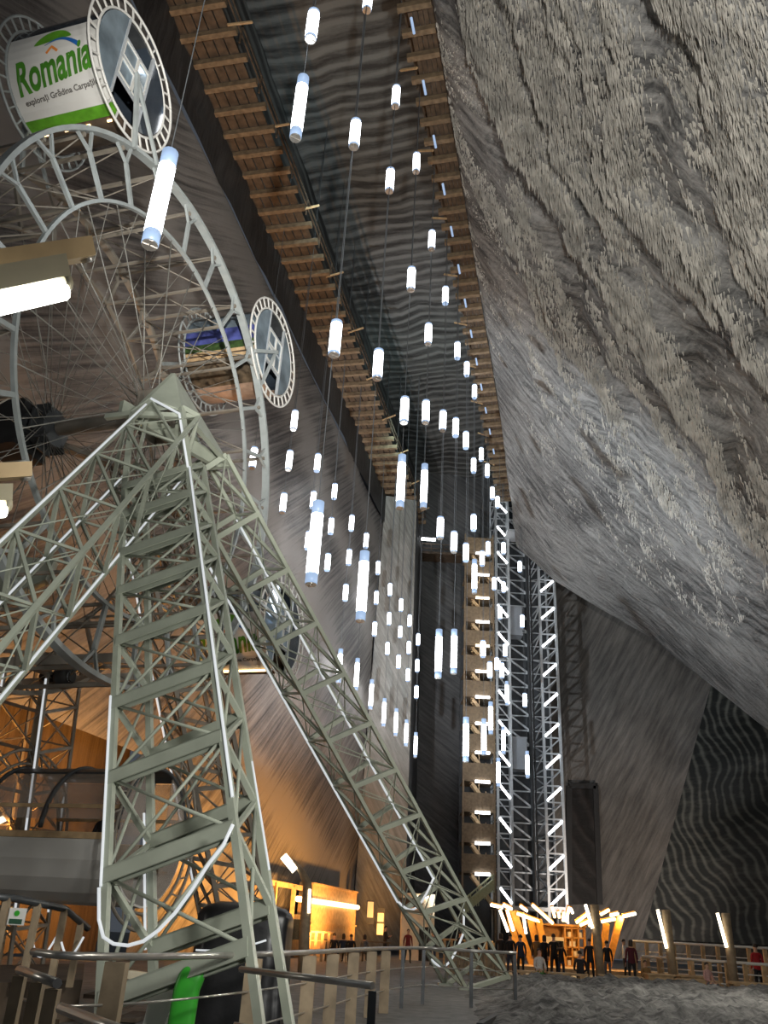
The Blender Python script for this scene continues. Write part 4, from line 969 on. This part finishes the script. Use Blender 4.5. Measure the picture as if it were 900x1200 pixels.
for k, (px, D) in enumerate(((398, 51), (440, 54))):
    p = gp(px, 1110, D); t = thing('cafe_table', p, 'wooden table %s' % ('in front of the plywood booth' if k == 0 else 'at the foot of the pale pillar'), 'table')
    b = MB(); b.box((0, 0, .98), 1.7, .8, .07); b.build('tabletop', MT['wood'], t)
    for sx in (-1, 1):
        for sy in (-1, 1): b = MB(); b.bar((sx*.7, sy*.3, 0), (sx*.7, sy*.3, .95), .09); b.build('leg', MT['wood'], t)

# ================================================================== LIT KIOSK at the elevator's foot
KY = 57.0
kp = gp(662, 1110, KY); kio = thing('wooden_kiosk', kp, 'orange lit timber kiosk with fanned tube lights at the elevator tower foot', 'kiosk')
kloc = lambda x, y, D=KY: atd(x, y, D)-kp
ORW = mat('orange_lit_timber', (.62, .30, .06), .5, 0, var=.2, scale=5)  # orange glow of the kiosk lamps put into the timber colour
def kpart(b, n, m, par=None): return b.build(n, MT[m] if isinstance(m, str) else m, par or kio)
zc = kloc(662, 1084).z; x0, x1 = kloc(635, 1100).x, kloc(691, 1100).x; xm = kloc(666, 1100).x
b = MB(); b.box(((x0+xm)/2, 1.2, .55), xm-x0, 1.0, 1.1); kpart(b, 'counter', ORW)
b = MB(); b.box(((x0+x1)/2, 2.4, zc/2), x1-x0, .12, zc); kpart(b, 'back_wall', ORW)
b = MB(); b.box(((x0+x1)/2, 1.6, zc), x1-x0+.2, 1.8, .12); kpart(b, 'roof', ORW)
for x in (x0, xm, x1): b = MB(); b.bar((x, .9, 0), (x, .9, zc), .12); kpart(b, 'corner_post', ORW)
b = MB()
for k in range(5): b.box(((xm+x1)/2, 1.0, .25+k*(zc-.4)/4), x1-xm, .5, .07)
for k in range(4): b.box((xm+(x1-xm)*k/3, 1.0, zc/2), .07, .5, zc)
kpart(b, 'shelf_unit', ORW)
b = MB()
for k in range(9): b.box((xm+.2+(x1-xm-.4)*((k*37) % 10)/10, .95, .42+(k % 4)*(zc-.4)/4), .2, .2, .28)
kpart(b, 'shelf_goods', 'cream')
b = MB(); b.box(((x0+xm)/2+.2, .95, 1.5), (xm-x0)*.75, .08, .5); kpart(b, 'menu_board', 'cream')
b = MB(); b.box((xm-.35, .85, .9), .5, .06, 1.3); kpart(b, 'door', 'black')
KS = 4.737
kz = lambda a: (570+a[0]/KS, 1040+a[1]/KS)
for a, c in (((150, 130), (205, 290)), ((245, 180), (272, 300)), ((290, 180), (312, 300)), ((745, 155), (700, 335)), ((665, 200), (652, 330)), ((612, 200), (600, 320)), ((120, 120), (160, 290))):
    A_, C_ = kloc(*kz(a), KY-1.2), kloc(*kz(c), KY-.8); d = C_-A_; C_ = A_+d*(A_.z/(A_.z-C_.z)) if A_.z > C_.z else C_
    b = MB(); b.bar(A_, C_, .36, .22, Vector((0, 1, 0))); kpart(b, 'slanted_post', ORW)
tubes = [((25, 97), (90, 112), 0), ((95, 97), (140, 120), 0), ((190, 105), (225, 130), 0), ((255, 97), (370, 200), 1), ((170, 145), (295, 190), 1), ((75, 125), (120, 245), 0), ((115, 125), (150, 240), 0), ((205, 150), (220, 255), 0), ((460, 110), (440, 190), 1), ((470, 120), (478, 140), 0), ((500, 195), (570, 140), 1), ((520, 210), (610, 170), 1), ((635, 150), (680, 125), 1), ((570, 210), (615, 200), 1), ((640, 190), (715, 175), 1), ((690, 155), (730, 145), 0), ((760, 160), (828, 145), 0), ((400, 140), (405, 165), 1), ((365, 110), (380, 165), 1), ((430, 140), (425, 185), 1)]
for a, c, wm in tubes:
    A_, C_ = kloc(*kz(a), KY-1.6), kloc(*kz(c), KY-1.2); b = MB(); b.tube([A_, C_], .085, 8); tb = kpart(b, 'tube_light', 'warmtube' if wm else 'warmwhite')
    b = MB(); b.bar(A_+Vector((0, .15, .1)), C_+Vector((0, .15, .1)), .14, .12); kpart(b, 'beam', ORW, tb)
b = MB(); b.box(((x0+x1)/2+.6, -1.2, .12), x1-x0+7, 5, .24); kpart(b, 'deck', 'wood_pale')
point('kiosk_lamp', kp+Vector(((x0+x1)/2, -2.2, 2.6)), 260, (1, .60, .22), .2); point('kiosk_lamp', kp+Vector((x0-1.5, -2.2, 2.8)), 160, (1, .60, .22), .2); point('kiosk_lamp', kp+Vector((x1+1.5, -2.2, 2.8)), 160, (1, .60, .22), .2)

# ================================================================== BENCHES AND FENCES on the right
def bench(px, D, w_, label, h=.5):
    t = thing('bench', gp(px, 1130, D), label, 'bench', 'low timber benches behind the salt mound')
    b = MB(); b.box((0, 0, h-.04), w_, .42, .08); b.build('seat', MT['wood_pale'], t)
    for sx in (-1, 0, 1): b = MB(); b.box((sx*(w_/2-.2), 0, (h-.08)/2), .22, .34, h-.08); b.build('leg', MT['wood_pale'], t)
for k, (px, D, w_) in enumerate(((624, 37.5, 1.2), (664, 37, 1.5), (722, 36.5, 1.4), (752, 38.5, 1.1), (815, 37, 1.6), (880, 37, 1.7))):
    bench(px, D, w_, 'low timber bench behind the salt mound, %s from the left' % ORD[k])
def crate(px, D, label):
    t = thing('timber_box_seat', gp(px, 1130, D), label, 'box seat', 'timber box seats')
    b = MB(); b.box((0, 0, .3), .95, .6, .56); b.build('box', MT['wood_pale'], t)
    b = MB(); b.box((0, 0, .61), 1.05, .7, .06); b.build('lid', MT['wood_pale'], t)
crate(771, 38.2, 'timber box seat left of the middle lamp post'); crate(808, 39.5, 'timber box seat right of the middle lamp post')
fence('fence', 'taller pale railed fence along the foot of the dark banded wall', gp(742, 1100, 50), gp(915, 1110, 46), 1.75, 10, (.45, .9, 1.3), 'white', 'wood_pale', pw=.16)
fence('fence', 'lower front fence with timber posts beside the lit lamp posts', gp(752, 1105, 44), gp(915, 1115, 41), 1.15, 8, (.35, .75), 'white', 'wood_pale', pw=.16)
fence('fence', 'small pale fence in front of the stair tower', gp(505, 1100, 55), gp(578, 1102, 55), 1.3, 9, (.3, .8), 'wood_pale', 'wood_pale')
fence('fence', 'short slatted timber fence beside the right support leg foot', gp(528, 1100, 44), gp(590, 1102, 44), .9, 14, (.3,), 'wood_post', 'wood_post')

# ================================================================== PEOPLE
def skin_body(joints, edges, name):
    names = list(joints); me = bpy.data.meshes.new(name); me.from_pydata([joints[n_][0] for n_ in names], [(names.index(a), names.index(c)) for a, c in edges], [])
    o = bpy.data.objects.new(name, me); COL.objects.link(o)
    o.modifiers.new('skin', 'SKIN'); o.modifiers.new('sub', 'SUBSURF').levels = 1
    for i, n_ in enumerate(names):
        r_ = joints[n_][1]; sv = me.skin_vertices[0].data[i]; sv.radius = (r_, r_) if not isinstance(r_, tuple) else r_; sv.use_root = (n_ == 'pelvis')
    bpy.context.view_layer.update(); out = bpy.data.meshes.new_from_object(o.evaluated_get(bpy.context.evaluated_depsgraph_get())); bpy.data.objects.remove(o); out.name = name; return out
def human(pose):
    J = {}; E = []
    sit = pose == 'sit'; hz = .50 if sit else .94
    J['pelvis'] = ((0, 0, hz), (.155, .115)); J['waist'] = ((0, .0, hz+.17), (.14, .10)); J['chest'] = ((0, -.01, hz+.38), (.17, .115)); J['collar'] = ((0, .0, hz+.50), (.11, .085)); J['neck'] = ((0, -.01, hz+.57), .055)
    J['jaw'] = ((0, -.02, hz+.65), (.066, .072)); J['skull'] = ((0, -.005, hz+.745), (.078, .092)); J['crown'] = ((0, 0, hz+.80), (.055, .065)); J['nose'] = ((0, -.112, hz+.69), .013)
    E += [('pelvis', 'waist'), ('waist', 'chest'), ('chest', 'collar'), ('collar', 'neck'), ('neck', 'jaw'), ('jaw', 'skull'), ('skull', 'crown'), ('jaw', 'nose')]
    for s, n_ in ((-1, 'r'), (1, 'l')):
        if sit: L_ = [('hip', (s*.10, -.05, hz-.02), .088), ('knee', (s*.12, -.43, hz+.0), .062), ('ankle', (s*.12, -.46, .09), .042), ('toe', (s*.13, -.62, .04), .036)]
        elif pose == 'walk': L_ = [('hip', (s*.10, 0, hz-.07), .092), ('knee', (s*.11, -.06-s*.13, .50), .064), ('ankle', (s*.11, .06-s*.22, .10), .042), ('toe', (s*.12, -.10-s*.22, .04), .036)]
        else: L_ = [('hip', (s*.10, 0, hz-.07), .092), ('knee', (s*.115, -.02, .50), .064), ('ankle', (s*.12, .02, .09), .042), ('toe', (s*.135, -.14, .035), .036)]
        prev = 'pelvis'
        for a, p, r_ in L_: J[a+n_] = (p, r_); E.append((prev, a+n_)); prev = a+n_
        sh = hz+.46
        if sit: A_ = [('shoulder', (s*.19, 0, sh), .062), ('elbow', (s*.25, -.06, sh-.29), .046), ('wrist', (s*.14, -.27, sh-.36), .03), ('palm', (s*.11, -.34, sh-.37), (.036, .018))]
        elif pose == 'hold': A_ = [('shoulder', (s*.19, 0, sh), .062), ('elbow', (s*.25, -.05, sh-.29), .046), ('wrist', (s*.12, -.26, sh-.18), .03), ('palm', (s*.09, -.33, sh-.14), (.036, .018))]
        else: A_ = [('shoulder', (s*.19, 0, sh), .062), ('elbow', (s*.245, .03, sh-.29), .046), ('wrist', (s*.255, -.04, sh-.53), .03), ('palm', (s*.255, -.06, sh-.61), (.036, .018))]
        prev = 'collar'
        for a, p, r_ in A_: J[a+n_] = (p, r_); E.append((prev, a+n_)); prev = a+n_
        pw_ = Vector(A_[3][1]); d = (pw_-Vector(A_[2][1])).normalized(); sd = Vector((0, 1, 0)) if pose not in ('sit', 'hold') else Vector((1, 0, 0)); sd = (sd-d*sd.dot(d)).normalized(); cu = d.cross(sd)*s
        for k, ln in enumerate((.072, .082, .076, .058)):
            r0 = pw_+sd*(k-1.5)*.02+d*.01; a = 'f%d%s' % (k, n_)
            J[a+'a'] = (tuple(r0+d*ln*.5), .009); J[a+'b'] = (tuple(r0+d*ln*.9+cu*.02), .008); E += [(prev, a+'a'), (a+'a', a+'b')]
        r0 = pw_-d*.03-sd*.035; J['th'+n_] = (tuple(r0-sd*.012+d*.02), .010); J['tt'+n_] = (tuple(r0-sd*.02+d*.06), .009); E += [(prev, 'th'+n_), ('th'+n_, 'tt'+n_)]
    me = skin_body(J, E, 'body_'+pose); hand = [Vector(J['palm'+n_][0]) for n_ in 'rl']
    idx = []
    for f in me.polygons:
        c = f.center
        if c.z > hz+.545: m = 0
        elif min((c-h_).length for h_ in hand) < .115: m = 0
        elif c.z < .085: m = 3
        elif sit and (c.z < hz-.06 or (c.y < -.12 and c.z < hz+.09)): m = 2
        elif (not sit) and c.z < hz-.04 and abs(c.x) < .215: m = 2
        else: m = 1
        idx.append(m)
    for _ in range(4): me.materials.append(MT['skin'])
    me.polygons.foreach_set('material_index', idx); me.polygons.foreach_set('use_smooth', [True]*len(idx)); me.update()
    return me, hz
def hair_mesh(hz, long_):
    b = MB(); vs = []; fs = []; n_, m_ = 16, 7
    for j in range(m_+1):
        th = (PI*.60)*j/m_
        for i in range(n_):
            a = 2*PI*i/n_; front = max(0, -math.sin(a)); t_ = th*(1-.42*front)
            drop = (.14*long_*(1-front) if j == m_ else 0)
            vs.append((.093*math.sin(t_)*math.cos(a), .005+.112*math.sin(t_)*math.sin(a), hz+.75+.105*math.cos(t_)-drop))
    for j in range(m_):
        for i in range(n_): fs.append((j*n_+i, (j+1)*n_+i, (j+1)*n_+(i+1) % n_, j*n_+(i+1) % n_))
    b.add(vs, fs, 0, True); return b.mesh('hair', MT['hair'])
BODY = {}; CL = {}
def cloth(c):
    if c not in CL: CL[c] = mat('cloth_%d' % len(CL), c, .8, 0, var=.15, scale=20)
    return CL[c]
def person(p, face, pose, top, legs, label, scale=1, long_=0):
    if pose not in BODY: BODY[pose] = human(pose)
    me, hz = BODY[pose]; t = thing('person', p, label, 'person', 'visitors', face); me = me.copy()
    for i, m in enumerate((MT['skin'], cloth(top), cloth(legs), cloth((.02, .02, .02)))): me.materials[i] = m
    t.scale = (scale,)*3; child(me, 'body', t); child(hair_mesh(hz, long_), 'hair', t)
    b = MB()
    for s in (-1, 1): b.tube([(s*.03, -.088, hz+.705), (s*.03, -.097, hz+.705)], .009, 6)
    b.build('eyes', MT['black'], t)
    return t
BK = (.015, .015, .018); NV = (.02, .03, .06); GY = (.12, .13, .15); RD = (.40, .015, .02); BR = (.22, .13, .05); WH = (.6, .6, .6); JN = (.05, .07, .13); BU = (.09, .012, .025); GN = (.05, .22, .06)
PEOPLE = [
 (587, 47, 2.6, 'stand', BK, BK, 'person in black standing leftmost of the crowd before the kiosk', 1, 1),
 (598, 46, 2.9, 'stand', BK, JN, 'person in a black jacket, second from left of the crowd before the kiosk', 1, 0),
 (610, 44, 3.3, 'stand', NV, BK, 'person in a navy coat near the end post of the long handrail', .98, 0),
 (629, 46, 2.7, 'walk', BR, BR, 'person in a long tan coat before the kiosk', 1, 1),
 (638, 45.5, 3.5, 'stand', BK, BK, 'person in a black coat right of the tan coat', 1, 1),
 (649, 44, 3.1, 'stand', BK, BK, 'broad person in black facing the kiosk counter', 1.04, 0),
 (657, 43, 2.6, 'hold', BK, NV, 'shorter person in black leaning beside the broad person in black', .88, 1),
 (691, 45, 3.0, 'stand', BK, BK, 'person in black left behind the lamp post nearest the kiosk', .98, 0),
 (711, 46, 3.3, 'stand', BK, GY, 'person in black right behind the lamp post nearest the kiosk', .95, 0),
 (739, 43, 3.2, 'stand', BU, BK, 'person in a burgundy jacket right of the kiosk', 1, 1),
 (731, 52, 1.2, 'hold', WH, BK, 'person in a white top at the fence right of the kiosk', 1.02, 0),
 (885, 43.3, 3.3, 'stand', RD, BK, 'person in a bright red jacket at the right fence', 1.06, 0),
 (451, 58, 1.2, 'hold', BK, BK, 'person in black holding something at the foot of the pale pillar', 1.03, 0),
 (478, 54, .2, 'walk', (.16, .015, .02), BK, 'person in red and black before the cream ticket booth', .97, 0),
 (507, 53, 3.0, 'stand', GY, JN, 'person in a grey blue jacket right of the cream ticket booth', .97, 0),
 (539, 53, 2.0, 'stand', BK, BK, 'person in black at the foot of the stair tower', .98, 0)]
for px, D, fc, pose, tp, lg, lb, sc_, ln in PEOPLE: person(gp(px, 1110, D), fc, pose, tp, lg, lb, sc_, ln)
for px, D, fc, tp, lg, lb, sc_ in ((632, 37.5, .3, WH, GN, 'person in green trousers seated on the first bench', .95), (680, 37.05, 2.9, BK, BK, 'person in black seated with back turned on the second bench', .95), (756, 38.5, .2, BR, BK, 'child in brown seated on the bench left of the middle lamp post', .8), (828, 37, .4, (.5, .3, .28), GY, 'child in pale pink seated on the bench between the lamp posts', .8)):
    person(gp(px, 1130, D), fc, 'sit', tp, lg, lb, sc_)
for k, (px, D) in enumerate(((391, 49.8), (402, 50), (411, 49.7), (427, 52.5))):
    p = gp(px, 1110, D); t = thing('stool', p, 'small wooden stool, %s from the left near the plywood booth tables' % ORD[k], 'stool', 'stools by the booth')
    b = MB(); b.tube([(0, 0, .42), (0, 0, .47)], .18, 12); b.build('seat', MT['wood'], t)
    for q_ in range(3): b = MB(); b.tube([(.13*math.cos(q_*2.1), .13*math.sin(q_*2.1), .43), (.18*math.cos(q_*2.1), .18*math.sin(q_*2.1), 0)], .02, 6); b.build('leg', MT['wood'], t)
    person(p, (2.9, 3.4, 3.1, 2.6)[k], 'sit', (BK, NV, BK, GY)[k], BK, 'person in dark clothes seated near the plywood booth, %s from the left' % ORD[k], 1, k % 2)
gq = gloc(2.2, -8.7)+N*-1.2+T*.55; person(Vector((gq.x, gq.y, gq.z-.64)), -TH, 'sit', BK, BK, 'dark silhouetted person seated in the white tubbed gondola', .95)
